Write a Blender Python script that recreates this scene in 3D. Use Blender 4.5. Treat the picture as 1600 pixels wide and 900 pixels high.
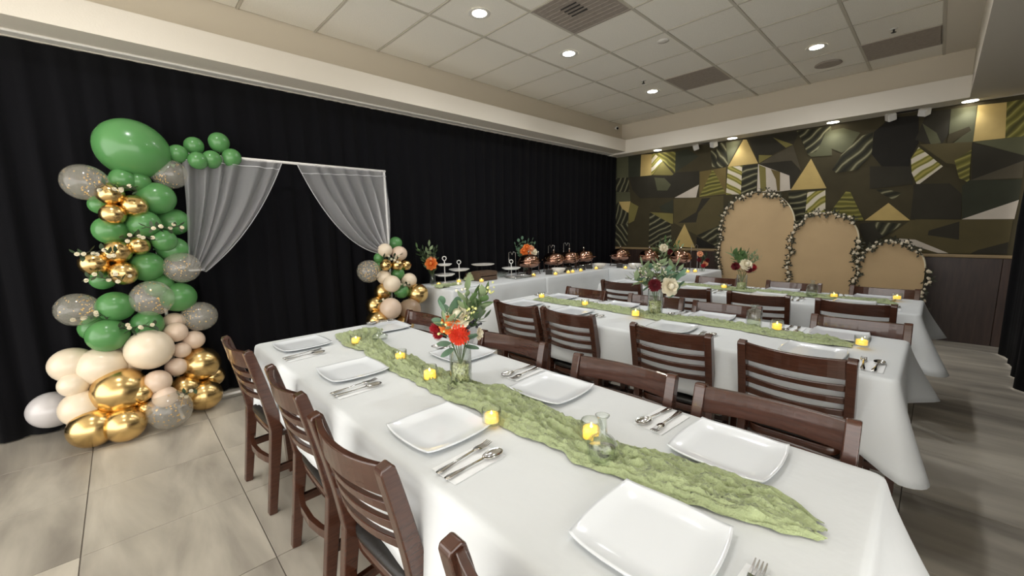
import bpy, math, random
from mathutils import Vector, Matrix, noise
random.seed(7)
R=math.radians; PI=math.pi
for o in list(bpy.data.objects): bpy.data.objects.remove(o)
SC=bpy.context.scene; COL=SC.collection
# ------------------------------------------------------------ camera
cd=bpy.data.cameras.new('camera'); CAM=bpy.data.objects.new('camera',cd); COL.objects.link(CAM)
cd.sensor_width=36; cd.lens=36*634.63/1600; cd.clip_start=.02
cr=Vector((0.69316308,0.72056321,-0.01770873)); cu=Vector((-0.09156556,0.11240028,0.98943515)); cf=Vector((-0.71494104,0.68421841,-0.1438905))
m=Matrix((( cr.x,cu.x,-cf.x,0),(cr.y,cu.y,-cf.y,0),(cr.z,cu.z,-cf.z,1.385),(0,0,0,1)))
CAM.matrix_world=m; SC.camera=CAM
# ------------------------------------------------------------ world, view
W=bpy.data.worlds.new('world'); SC.world=W; W.use_nodes=True
bg=W.node_tree.nodes['Background']; bg.inputs[0].default_value=(1,.97,.925,1); bg.inputs[1].default_value=2.45
vs=SC.view_settings; vs.view_transform='Standard'; vs.look='None'; vs.gamma=1; vs.exposure=0.55; vs.use_curve_mapping=False
LAMP_W=27.0; SOFFIT_W=4.5; LAMP_COL=(.985,.99,1)

# ------------------------------------------------------------ materials
MT={}
def srgb(c):
    return tuple(((v/255)/12.92 if v/255<=.04045 else ((v/255+.055)/1.055)**2.4) for v in c)
def mat(name,col,rough=.5,metal=0,spec=.5,bump=0,bscale=40,var=0,vscale=6,emit=0,alpha=1,coat=0,sheen=0,emitcol=None,trans=0,stretch=None,sss=0):
    if name in MT: return MT[name]
    M=bpy.data.materials.new(name); M.use_nodes=True; nt=M.node_tree; b=nt.nodes['Principled BSDF']
    c=srgb(col)+(1,)
    b.inputs['Base Color'].default_value=c; b.inputs['Roughness'].default_value=rough; b.inputs['Metallic'].default_value=metal
    b.inputs['Specular IOR Level'].default_value=spec; b.inputs['Alpha'].default_value=alpha; b.inputs['Coat Weight'].default_value=coat
    b.inputs['Sheen Weight'].default_value=sheen; b.inputs['Transmission Weight'].default_value=trans
    if emit: b.inputs['Emission Color'].default_value=srgb(emitcol or col)+(1,); b.inputs['Emission Strength'].default_value=emit
    if bump or var:
        tc=nt.nodes.new('ShaderNodeTexCoord'); mp=nt.nodes.new('ShaderNodeMapping'); nt.links.new(tc.outputs['Object'],mp.inputs[0])
        if stretch: mp.inputs['Scale'].default_value=stretch
    if bump:
        n=nt.nodes.new('ShaderNodeTexNoise'); n.inputs['Scale'].default_value=bscale; n.inputs['Detail'].default_value=4
        bp=nt.nodes.new('ShaderNodeBump'); bp.inputs['Strength'].default_value=bump; bp.inputs['Distance'].default_value=.02
        nt.links.new(mp.outputs[0],n.inputs['Vector']); nt.links.new(n.outputs['Fac'],bp.inputs['Height']); nt.links.new(bp.outputs[0],b.inputs['Normal'])
    if var:
        n=nt.nodes.new('ShaderNodeTexNoise'); n.inputs['Scale'].default_value=vscale; n.inputs['Detail'].default_value=5
        rp=nt.nodes.new('ShaderNodeValToRGB'); rp.color_ramp.elements[0].position=.3; rp.color_ramp.elements[1].position=.7
        rp.color_ramp.elements[0].color=tuple(max(0,x*(1-var)) for x in c[:3])+(1,); rp.color_ramp.elements[1].color=tuple(min(1,x*(1+var)) for x in c[:3])+(1,)
        nt.links.new(mp.outputs[0],n.inputs['Vector']); nt.links.new(n.outputs['Fac'],rp.inputs[0]); nt.links.new(rp.outputs[0],b.inputs['Base Color'])
    MT[name]=M; return M
def glassmat(name,tint,gloss=.12,rough=.03,body=0.0,bodycol=(255,255,255)):
    M=bpy.data.materials.new(name); M.use_nodes=True; nt=M.node_tree; nt.nodes.clear()
    out=nt.nodes.new('ShaderNodeOutputMaterial'); tr=nt.nodes.new('ShaderNodeBsdfTransparent'); gl=nt.nodes.new('ShaderNodeBsdfGlossy')
    tr.inputs[0].default_value=srgb(tint)+(1,); gl.inputs['Roughness'].default_value=rough
    lw=nt.nodes.new('ShaderNodeLayerWeight'); fr=nt.nodes.new('ShaderNodeMath'); fr.operation='POWER'; fr.inputs[1].default_value=4.0; nt.links.new(lw.outputs['Facing'],fr.inputs[0])
    mx=nt.nodes.new('ShaderNodeMixShader'); ad=nt.nodes.new('ShaderNodeMath'); ad.operation='ADD'; ad.inputs[1].default_value=gloss*.4; ad.use_clamp=True
    nt.links.new(fr.outputs[0],ad.inputs[0]); nt.links.new(ad.outputs[0],mx.inputs[0])
    base=tr.outputs[0]
    if body:
        df=nt.nodes.new('ShaderNodeBsdfDiffuse'); df.inputs[0].default_value=srgb(bodycol)+(1,)
        m2=nt.nodes.new('ShaderNodeMixShader'); m2.inputs[0].default_value=body
        nt.links.new(tr.outputs[0],m2.inputs[1]); nt.links.new(df.outputs[0],m2.inputs[2]); base=m2.outputs[0]
    nt.links.new(base,mx.inputs[1]); nt.links.new(gl.outputs[0],mx.inputs[2]); nt.links.new(mx.outputs[0],out.inputs[0])
    MT[name]=M; return M

mat('wood',(70,41,29),.24,spec=.5,var=.25,vscale=5,stretch=(3,3,25),coat=.5)
mat('vinyl',(24,22,21),.38,spec=.5,bump=.08,bscale=120)
mat('cloth',(216,220,222),.85,spec=.2,bump=.25,bscale=7,sheen=.1)
mat('plate',(236,241,246),.12,spec=.6,coat=.4)
mat('napkin',(236,239,241),.9,spec=.1,bump=.15,bscale=60)
mat('steel',(205,203,200),.16,metal=1)
mat('runner',(164,176,134),.95,spec=.1,var=.12,vscale=30,bump=.8,bscale=55,sheen=.2)
mat('curtain',(16,16,19),.95,spec=.08,sheen=.03,bump=.15,bscale=300)
mat('ceiling_tile',(246,242,231),.95,spec=.1,bump=.2,bscale=150,var=.05,vscale=120)
mat('grid',(200,194,180),.7)
mat('drywall',(224,217,204),.85,spec=.2,bump=.05,bscale=90)
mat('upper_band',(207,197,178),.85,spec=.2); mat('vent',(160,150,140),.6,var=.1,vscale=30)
mat('fixture',(225,222,215),.5)
mat('lens',(255,250,240),.5,emit=14,emitcol=(255,248,232))
mat('wainscot',(58,43,37),.42,var=.3,vscale=3,stretch=(12,12,1.2))
mat('rail',(150,128,92),.55)
mat('grout',(112,106,98),.9)
mat('arch',(192,166,128),.8,spec=.2,var=.06,vscale=3)
mat('arch_edge',(222,212,182),.7)
mat('white_paint',(232,230,226),.4)
mat('white_metal',(238,236,232),.35)
mat('green_b',(84,138,80),.24,spec=.45,coat=.12); mat('cream_b',(226,211,188),.26,spec=.5,coat=.12); mat('blush_b',(218,195,174),.26,spec=.5,coat=.12)
mat('pearl_b',(200,196,196),.28,spec=.6,coat=.5); mat('gold_b',(222,190,130),.24,metal=1)
glassmat('clear_b',(246,245,242),.12,.10,.15,(246,242,230)); glassmat('clearblush_b',(225,205,185),.12,.08,.4,(214,188,160))
mat('confetti',(238,186,74),.3,metal=.2)
glassmat('glass',(250,252,250),.12,.03,.02,(240,245,240))
glassmat('water',(248,250,238),.05,.03,.03,(220,222,180))
mat('beads',(240,241,196),.1,spec=.7,coat=.5,var=.2,vscale=60)
mat('wax',(250,205,95),.6,emit=.75,emitcol=(255,200,70))
mat('flame',(255,240,160),.5,emit=5,emitcol=(255,225,120))
mat('stem',(84,104,56),.7); mat('leaf',(92,122,74),.6,var=.2,vscale=30); mat('leaf_pale',(132,150,112),.6,var=.15,vscale=20)
mat('eucalyptus',(104,138,112),.55,var=.15,vscale=20); mat('leaf_dark',(56,74,48),.6,var=.2,vscale=30); mat('berry',(34,34,44),.4)
mat('red_f',(222,72,44),.7,var=.15,vscale=60); mat('orange_f',(232,128,52),.7,var=.12,vscale=40); mat('white_f',(238,230,206),.7,var=.06,vscale=40)
mat('wine_f',(110,28,38),.7,var=.25,vscale=60); mat('crimson_f',(176,34,48),.7); mat('blossom',(224,226,150),.7); mat('peach_f',(232,170,130),.7)
mat('copper',(184,142,122),.12,metal=1); mat('copper_dark',(70,52,44),.3,metal=.8); mat('ceramic',(236,232,224),.25,coat=.3)
mat('crate',(92,72,56),.6,var=.25,vscale=8,stretch=(2,2,20)); mat('black_metal',(26,26,28),.4,metal=.6); mat('chrome',(215,214,212),.08,metal=1)
mat('card',(44,42,40),.6); mat('garland_f',(226,214,190),.7); mat('garland_l',(58,58,42),.65)
for n,c in dict(moss=(88,88,66),dkgreen=(56,58,46),tan=(186,162,104),olivel=(122,114,66),olive=(84,76,50),olived=(66,60,42),ochre=(108,94,56),dark=(52,49,40),black=(36,34,30),taupe=(82,76,62),white=(196,186,172)).items():
    mat('mural_'+n,c,.75,spec=.2,var=.1,vscale=4)
def stripes(name,cols,scale):
    M=bpy.data.materials.new(name); M.use_nodes=True; nt=M.node_tree; b=nt.nodes['Principled BSDF']; b.inputs['Roughness'].default_value=.75; b.inputs['Specular IOR Level'].default_value=.2
    uv=nt.nodes.new('ShaderNodeUVMap'); uv.uv_map='UVMap'
    w=nt.nodes.new('ShaderNodeTexWave'); w.inputs['Scale'].default_value=scale; w.inputs['Distortion'].default_value=4.5; w.inputs['Detail'].default_value=2; w.inputs['Detail Scale'].default_value=.8; w.bands_direction='Y'
    rp=nt.nodes.new('ShaderNodeValToRGB'); e=rp.color_ramp.elements
    while len(e)<len(cols): e.new(.5)
    for i,(pz,c) in enumerate(cols): e[i].position=pz; e[i].color=srgb(c)+(1,)
    nt.links.new(uv.outputs[0],w.inputs['Vector']); nt.links.new(w.outputs['Color'],rp.inputs[0]); nt.links.new(rp.outputs[0],b.inputs['Base Color']); MT[name]=M
stripes('mural_leafW',[(0,(206,196,178)),(.35,(204,196,170)),(.5,(138,132,62)),(.75,(104,102,46)),(1,(160,150,80))],2.6)
stripes('mural_leafY',[(0,(92,90,44)),(.4,(132,124,62)),(.6,(150,146,84)),(.8,(110,104,52)),(1,(74,72,40))],2.6)
stripes('mural_leafD',[(0,(42,41,33)),(.6,(60,59,44)),(.84,(78,76,54)),(.95,(124,120,94)),(1,(138,134,108))],3.4)

# ------------------------------------------------------------ mesh helpers
class MB:
    def __init__(s): s.v=[]; s.f=[]; s.mi=[]; s.sm=[]
    def add(s,vs,fs,mi=0,sm=True):
        o=len(s.v); s.v+= [tuple(v) for v in vs]; s.f+=[tuple(i+o for i in f) for f in fs]; s.mi+=[mi]*len(fs); s.sm+=[sm]*len(fs); return s
    def box(s,a,b,mi=0,bev=0):
        x0,y0,z0=a;x1,y1,z1=b
        if not bev:
            return s.add([(x0,y0,z0),(x1,y0,z0),(x1,y1,z0),(x0,y1,z0),(x0,y0,z1),(x1,y0,z1),(x1,y1,z1),(x0,y1,z1)],[(3,2,1,0),(4,5,6,7),(0,1,5,4),(1,2,6,5),(2,3,7,6),(3,0,4,7)],mi,False)
        e=bev; vs=[]
        for (z,i) in ((z0,e),(z0+e,0),(z1-e,0),(z1,e)):
            vs+=[(x0+i,y0+e,z),(x0+e,y0+i,z),(x1-e,y0+i,z),(x1-i,y0+e,z),(x1-i,y1-e,z),(x1-e,y1-i,z),(x0+e,y1-i,z),(x0+i,y1-e,z)]
        fs=[tuple(range(7,-1,-1)),tuple(range(24,32))]
        for k in range(3):
            for j in range(8): fs.append((k*8+j,k*8+(j+1)%8,k*8+8+(j+1)%8,k*8+8+j))
        return s.add(vs,fs,mi,False)
    def lathe(s,prof,n=24,c=(0,0,0),mi=0,sm=True,cap0=True,cap1=True,wob=None):
        vs=[];fs=[]
        for r,z in prof:
            for k in range(n):
                a=2*PI*k/n; rr=r*(1 if wob is None else wob(a,r,z)); vs.append((c[0]+rr*math.cos(a),c[1]+rr*math.sin(a),c[2]+z))
        for i in range(len(prof)-1):
            for k in range(n): fs.append((i*n+k,i*n+(k+1)%n,(i+1)*n+(k+1)%n,(i+1)*n+k))
        if cap0: fs.append(tuple(range(n-1,-1,-1)))
        if cap1: fs.append(tuple(range((len(prof)-1)*n,len(prof)*n)))
        return s.add(vs,fs,mi,sm)
    def tube(s,pts,r,n=8,mi=0,closed=False,rs=None):
        pts=[Vector(q) for q in pts]; vs=[];fs=[]; L=len(pts); up=None
        for i,q in enumerate(pts):
            t=(pts[(i+1)%L]-pts[i-1]) if (closed or 0<i<L-1) else (pts[1]-pts[0] if i==0 else pts[-1]-pts[-2])
            t.normalize()
            if up is None: up=Vector((0,0,1)) if abs(t.z)<.9 else Vector((1,0,0))
            a=t.cross(up); a.normalize(); b=a.cross(t); up=b
            rr=rs[i] if rs else r
            for k in range(n):
                an=2*PI*k/n; vs.append(q+a*(rr*math.cos(an))+b*(rr*math.sin(an)))
        for i in range(L if closed else L-1):
            for k in range(n): j=(i+1)%L; fs.append((i*n+k,i*n+(k+1)%n,j*n+(k+1)%n,j*n+k))
        if not closed: fs+= [tuple(range(n-1,-1,-1)),tuple(range((L-1)*n,L*n))]
        return s.add(vs,fs,mi)
    def bar(s,pts,w,h,mi=0,wdir=(1,0,0),sm=False):
        # rectangular section swept along pts: w along wdir, h along the third direction; w/h may be lists
        pts=[Vector(q) for q in pts]; L=len(pts); vs=[];fs=[]; wd=Vector(wdir)
        for i,q in enumerate(pts):
            t=(pts[min(i+1,L-1)]-pts[max(i-1,0)]).normalized(); a=(wd-t*wd.dot(t)).normalized(); b=t.cross(a)
            ww=(w[i] if isinstance(w,(list,tuple)) else w)/2; hh=(h[i] if isinstance(h,(list,tuple)) else h)/2
            vs+=[q-a*ww-b*hh,q+a*ww-b*hh,q+a*ww+b*hh,q-a*ww+b*hh]
        for i in range(L-1):
            for k in range(4): fs.append((i*4+k,i*4+(k+1)%4,i*4+4+(k+1)%4,i*4+4+k))
        fs+=[(3,2,1,0),(L*4-4,L*4-3,L*4-2,L*4-1)]
        return s.add(vs,fs,mi,sm)
    def grid(s,fn,nu,nv,mi=0,closeu=False,sm=True):
        vs=[fn(i/(nu if closeu else nu-1),j/(nv-1)) for j in range(nv) for i in range(nu)]; fs=[]
        for j in range(nv-1):
            for i in range(nu if closeu else nu-1):
                k=(i+1)%nu; fs.append((j*nu+i,j*nu+k,(j+1)*nu+k,(j+1)*nu+i))
        return s.add(vs,fs,mi,sm)
    def sphere(s,c,r,n=12,m=8,mi=0,sc=(1,1,1)):
        c=Vector(c); vs=[c+Vector((0,0,-r*sc[2]))];fs=[]
        for j in range(1,m):
            ph=PI*j/m-PI/2
            for k in range(n): a=2*PI*k/n; vs.append(c+Vector((r*sc[0]*math.cos(ph)*math.cos(a),r*sc[1]*math.cos(ph)*math.sin(a),r*sc[2]*math.sin(ph))))
        vs.append(c+Vector((0,0,r*sc[2]))); T=len(vs)-1
        for k in range(n): fs.append((0,1+(k+1)%n,1+k)); fs.append((T,T-n+k,T-n+(k+1)%n))
        for j in range(m-2):
            for k in range(n): o=1+j*n; fs.append((o+k,o+(k+1)%n,o+n+(k+1)%n,o+n+k))
        return s.add(vs,fs,mi)
    def mesh(s,name,mats):
        me=bpy.data.meshes.new(name); me.from_pydata(s.v,[],s.f); me.validate(); 
        for q in (mats if isinstance(mats,(list,tuple)) else [mats]): me.materials.append(MT[q])
        if len(me.polygons)==len(s.f):
            me.polygons.foreach_set('material_index',s.mi); me.polygons.foreach_set('use_smooth',s.sm)
        me.update(); return me
    def build(s,name,mats,parent=None,loc=None):
        o=bpy.data.objects.new(name,s.mesh(name,mats)); COL.objects.link(o)
        if parent is not None: o.parent=parent
        if loc: o.location=loc
        return o
def put(name,me,parent=None,loc=(0,0,0),rz=0):
    o=bpy.data.objects.new(name,me); COL.objects.link(o); o.parent=parent; o.location=loc; o.rotation_euler=(0,0,rz); return o
def tag(o,label=None,cat=None,group=None,kind=None):
    if label: o['label']=label
    if cat: o['category']=cat
    if group: o['group']=group
    if kind: o['kind']=kind
    return o
def empty(name,loc=(0,0,0),rz=0):
    o=bpy.data.objects.new(name,None); COL.objects.link(o); o.location=loc; o.rotation_euler=(0,0,rz); o.empty_display_size=.05; return o
def copytree(o,parent=None):
    c=o.copy(); COL.objects.link(c); c.parent=parent
    for ch in [x for x in KIDS.get(o.name,[])]: copytree2(ch,c)
    return c
def copytree2(o,parent):
    c=o.copy(); COL.objects.link(c); c.parent=parent
    for ch in o.children: copytree2(ch,c)
def clone(root,loc,rz,label,group):
    r=root.copy(); COL.objects.link(r); r.location=loc; r.rotation_euler=(0,0,rz); r['label']=label; r['group']=group
    for ch in list(root.children): copytree2(ch,r)
    return r
KIDS={}
def N(x,y,z=0): return noise.noise(Vector((x,y,z)))
MURAL=[
('moss',0,[(-4.3,2.66),(-4.038,2.652),(-4.028,2.281),(-4.292,2.294)]),
('dkgreen',0,[(-4.038,2.652),(-3.788,2.643),(-3.791,2.276),(-4.028,2.281)]),
('tan',0,[(-3.788,2.649),(-3.584,2.633),(-3.585,2.274),(-3.791,2.276)]),
('leafW',35,[(-3.584,2.633),(-3.531,2.638),(-3.382,2.486),(-3.558,2.283),(-3.585,2.274)]),
('leafY',-40,[(-3.531,2.638),(-3.161,2.615),(-3.155,2.264),(-3.382,2.486)]),
('olivel',0,[(-3.382,2.48),(-3.164,2.23),(-3.551,2.276)]),
('dkgreen',0,[(-3.161,2.615),(-2.964,2.626),(-2.778,2.482),(-3.153,2.276)]),
('dark',0,[(-4.013,2.28),(-3.578,2.267),(-3.226,2.224),(-3.135,2.274),(-2.756,2.255),(-2.747,2.062),(-3.161,1.862),(-3.786,1.889),(-3.934,2.042),(-3.989,2.175)]),
('moss',0,[(-3.523,2.23),(-3.339,2.2),(-3.22,2.081),(-3.28,1.99),(-3.462,2.005)]),
('leafD',60,[(-4.292,2.294),(-4.028,2.281),(-4.0,2.047),(-4.153,1.913),(-4.307,1.923)]),
('white',0,[(-2.752,2.04),(-2.788,1.837),(-3.148,1.858)]),
('ochre',0,[(-2.75,2.243),(-2.356,2.264),(-2.334,1.862),(-2.737,1.845)]),
('leafY',8,[(-2.552,2.265),(-2.34,1.873),(-2.737,1.845)]),
('leafD',-60,[(-2.599,2.545),(-2.366,2.543),(-2.351,2.275),(-2.477,2.268),(-2.564,2.3)]),
('moss',0,[(-4.294,2.04),(-3.992,2.018),(-3.973,1.848),(-4.213,1.862),(-4.32,1.775)]),
('tan',0,[(-4.216,1.856),(-3.973,1.848),(-4.011,1.641),(-4.149,1.726)]),
('olivel',0,[(-3.972,1.835),(-3.811,1.749),(-3.89,1.493),(-4.006,1.443),(-4.004,1.641)]),
('leafD',70,[(-4.32,1.775),(-4.216,1.849),(-4.149,1.726),(-4.011,1.641),(-4.014,1.443),(-4.313,1.436)]),
('dkgreen',0,[(-3.172,1.824),(-3.163,1.607),(-3.383,1.641),(-3.412,1.728)]),
('olive',0,[(-3.16,1.841),(-2.37,1.84),(-2.343,1.341),(-2.748,1.229),(-3.144,1.437)]),
('olivel',0,[(-3.584,1.637),(-3.163,1.595),(-3.156,1.425),(-3.207,1.426)]),
('leafD',25,[(-3.591,1.637),(-3.194,1.426),(-3.173,1.051),(-3.592,1.037),(-3.591,1.447)]),
('leafD',-50,[(-4.329,1.437),(-4.013,1.437),(-4.018,1.043),(-4.328,1.025)]),
('olived',0,[(-4.006,1.417),(-3.591,1.434),(-3.592,1.037),(-4.011,1.037)]),
('dark',0,[(-3.069,1.435),(-2.777,1.603),(-2.696,1.817),(-2.562,1.82),(-2.742,1.59),(-2.769,1.44)]),
('leafD',30,[(-2.748,1.229),(-2.494,1.343),(-2.346,1.397),(-2.347,1.025),(-2.402,1.036)]),
('tan',0,[(-2.958,1.415),(-2.762,1.022),(-3.14,1.039)]),
('black',0,[(-2.747,1.206),(-2.39,1.024),(-2.75,1.029)]),
('moss',0,[(-2.374,2.635),(-2.163,2.633),(-2.325,2.288)]),
('leafD',-60,[(-2.511,2.646),(-2.385,2.637),(-2.325,2.299),(-2.491,2.275)]),
('dark',0,[(-2.067,2.638),(-1.471,2.644),(-1.451,2.593),(-1.501,2.468),(-1.745,2.368),(-1.915,2.391),(-1.918,2.29)]),
('tan',0,[(-2.134,2.638),(-2.09,2.631),(-1.917,2.27),(-2.329,2.267)]),
('olivel',0,[(-1.915,2.386),(-1.74,2.357),(-1.907,2.268)]),
('olivel',0,[(-1.751,2.605),(-1.501,2.468),(-1.583,2.438)]),
('taupe',0,[(-1.744,2.348),(-1.5,2.459),(-1.384,2.108),(-1.503,2.257),(-1.893,2.262)]),
('white',0,[(-1.916,2.259),(-1.658,2.129),(-1.515,2.054),(-1.484,1.855),(-1.613,1.845),(-1.906,1.863)]),
('dark',0,[(-1.893,2.262),(-1.503,2.252),(-1.384,2.098),(-1.493,1.861),(-1.515,2.054),(-1.658,2.129)]),
('olivel',0,[(-1.906,2.248),(-1.815,2.197),(-1.785,1.869),(-1.859,1.859)]),
('ochre',0,[(-1.75,2.169),(-1.631,2.116),(-1.614,1.85),(-1.649,1.853),(-1.678,2.021)]),
('leafW',-35,[(-2.329,2.267),(-2.127,2.259),(-2.122,1.841),(-2.332,1.85)]),
('leafD',15,[(-2.127,2.259),(-1.916,2.249),(-1.917,1.889),(-2.122,1.841)]),
('leafD',45,[(-1.471,2.644),(-1.094,2.636),(-1.232,2.334),(-1.326,2.319),(-1.385,2.469)]),
('moss',0,[(-1.093,2.631),(-1.058,2.264),(-1.283,2.276),(-1.326,2.319),(-1.232,2.334)]),
('tan',0,[(-1.281,2.252),(-1.083,1.847),(-1.488,1.851)]),
('leafD',15,[(-1.508,1.826),(-1.299,1.83),(-1.282,1.47),(-1.401,1.394),(-1.421,1.554),(-1.499,1.697)]),
('leafW',40,[(-1.29,1.81),(-1.093,1.823),(-1.071,1.53),(-1.294,1.47)]),
('moss',0,[(-1.141,2.578),(-0.967,2.591),(-0.792,2.5),(-0.889,2.325),(-0.957,2.282),(-1.19,2.424)]),
('leafD',45,[(-0.962,2.256),(-0.775,2.462),(-0.67,2.487),(-0.661,2.223),(-0.783,2.048),(-0.996,2.036),(-1.044,2.078)]),
('black',0,[(-0.663,2.486),(-0.526,2.626),(-0.282,2.609),(-0.254,2.295),(-0.31,2.126),(-0.302,1.961),(-0.503,1.983),(-0.661,2.223)]),
('dark',0,[(-0.666,2.078),(-0.29,2.034),(-0.26,1.828),(-0.582,1.801),(-0.643,1.806)]),
('leafW',38,[(-0.249,2.246),(-0.165,2.154),(-0.032,2.003),(-0.222,1.806),(-0.283,1.959),(-0.304,2.125)]),
('leafY',3,[(-0.877,1.79),(-0.83,1.775),(-0.669,1.412),(-0.745,1.408),(-1.012,1.549)]),
('leafD',20,[(-0.59,1.79),(-0.479,1.782),(-0.347,1.728),(-0.418,1.656),(-0.507,1.717)]),
('tan',0,[(-0.456,1.619),(-0.246,1.401),(-0.66,1.412)]),
('dark',0,[(-0.255,1.817),(-0.133,1.807),(-0.098,1.413),(-0.247,1.417),(-0.247,1.731)]),
('dark',0,[(-0.706,1.372),(-0.565,1.392),(-0.464,1.208),(-0.609,1.068),(-0.699,1.29)]),
('leafD',60,[(-0.565,1.392),(-0.303,1.364),(-0.464,1.208),(-0.539,1.288)]),
('olive',0,[(-0.242,1.406),(-0.097,1.402),(-0.07,1.111),(-0.414,1.219)]),
('dark',0,[(-0.211,2.633),(-0.026,2.62),(-0.024,2.343),(-0.064,2.256),(-0.151,2.257),(-0.287,2.335)]),
('moss',0,[(-0.244,2.511),(-0.119,2.385),(-0.071,2.266),(-0.152,2.261)]),
('moss',0,[(-0.026,2.62),(0.165,2.615),(0.174,2.236),(0.027,2.251),(0.139,2.365),(0.129,2.408),(-0.019,2.351)]),
('olived',0,[(-0.019,2.351),(0.129,2.408),(0.147,2.363),(0.015,2.252),(-0.028,2.259)]),
('tan',0,[(0.171,2.618),(0.372,2.605),(0.398,2.24),(0.173,2.24)]),
('leafY',60,[(0.372,2.605),(0.485,2.611),(0.523,2.238),(0.398,2.24)]),
('olive',0,[(-0.242,2.275),(0.168,2.237),(0.176,1.978),(-0.007,2.034)]),
('leafY',30,[(0.17,2.154),(0.176,1.978),(0.187,1.801),(0.105,1.859),(0.051,2.061)]),
('moss',0,[(0.174,2.236),(0.523,2.238),(0.543,2.045)]),
('dark',0,[(0.169,2.228),(0.543,2.045),(0.549,1.989),(0.208,1.765)]),
('taupe',0,[(0.189,1.826),(0.548,1.993),(0.555,1.814)]),
('dark',0,[(-0.242,1.827),(0.036,1.809),(0.144,1.681),(0.162,1.404),(-0.205,1.415)]),
('dkgreen',0,[(0.136,1.769),(0.181,1.827),(0.556,1.802),(0.555,1.593),(0.17,1.404)]),
('olive',0,[(-0.205,1.415),(0.162,1.398),(0.537,1.393),(0.532,1.02),(-0.167,1.02)]),
('white',0,[(0.555,1.593),(0.545,1.395),(0.166,1.402)]),
('dark',0,[(0.155,1.379),(0.17,1.175),(-0.083,1.227),(-0.079,1.28)]),
('white',0,[(-0.323,1.186),(-0.183,1.173),(0.103,1.02),(0.02,1.02),(-0.177,1.098),(-0.317,1.117)]),
('dark',0,[(0.269,1.02),(0.322,1.063),(0.531,1.153),(0.532,1.02),(0.387,1.02)])]
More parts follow.
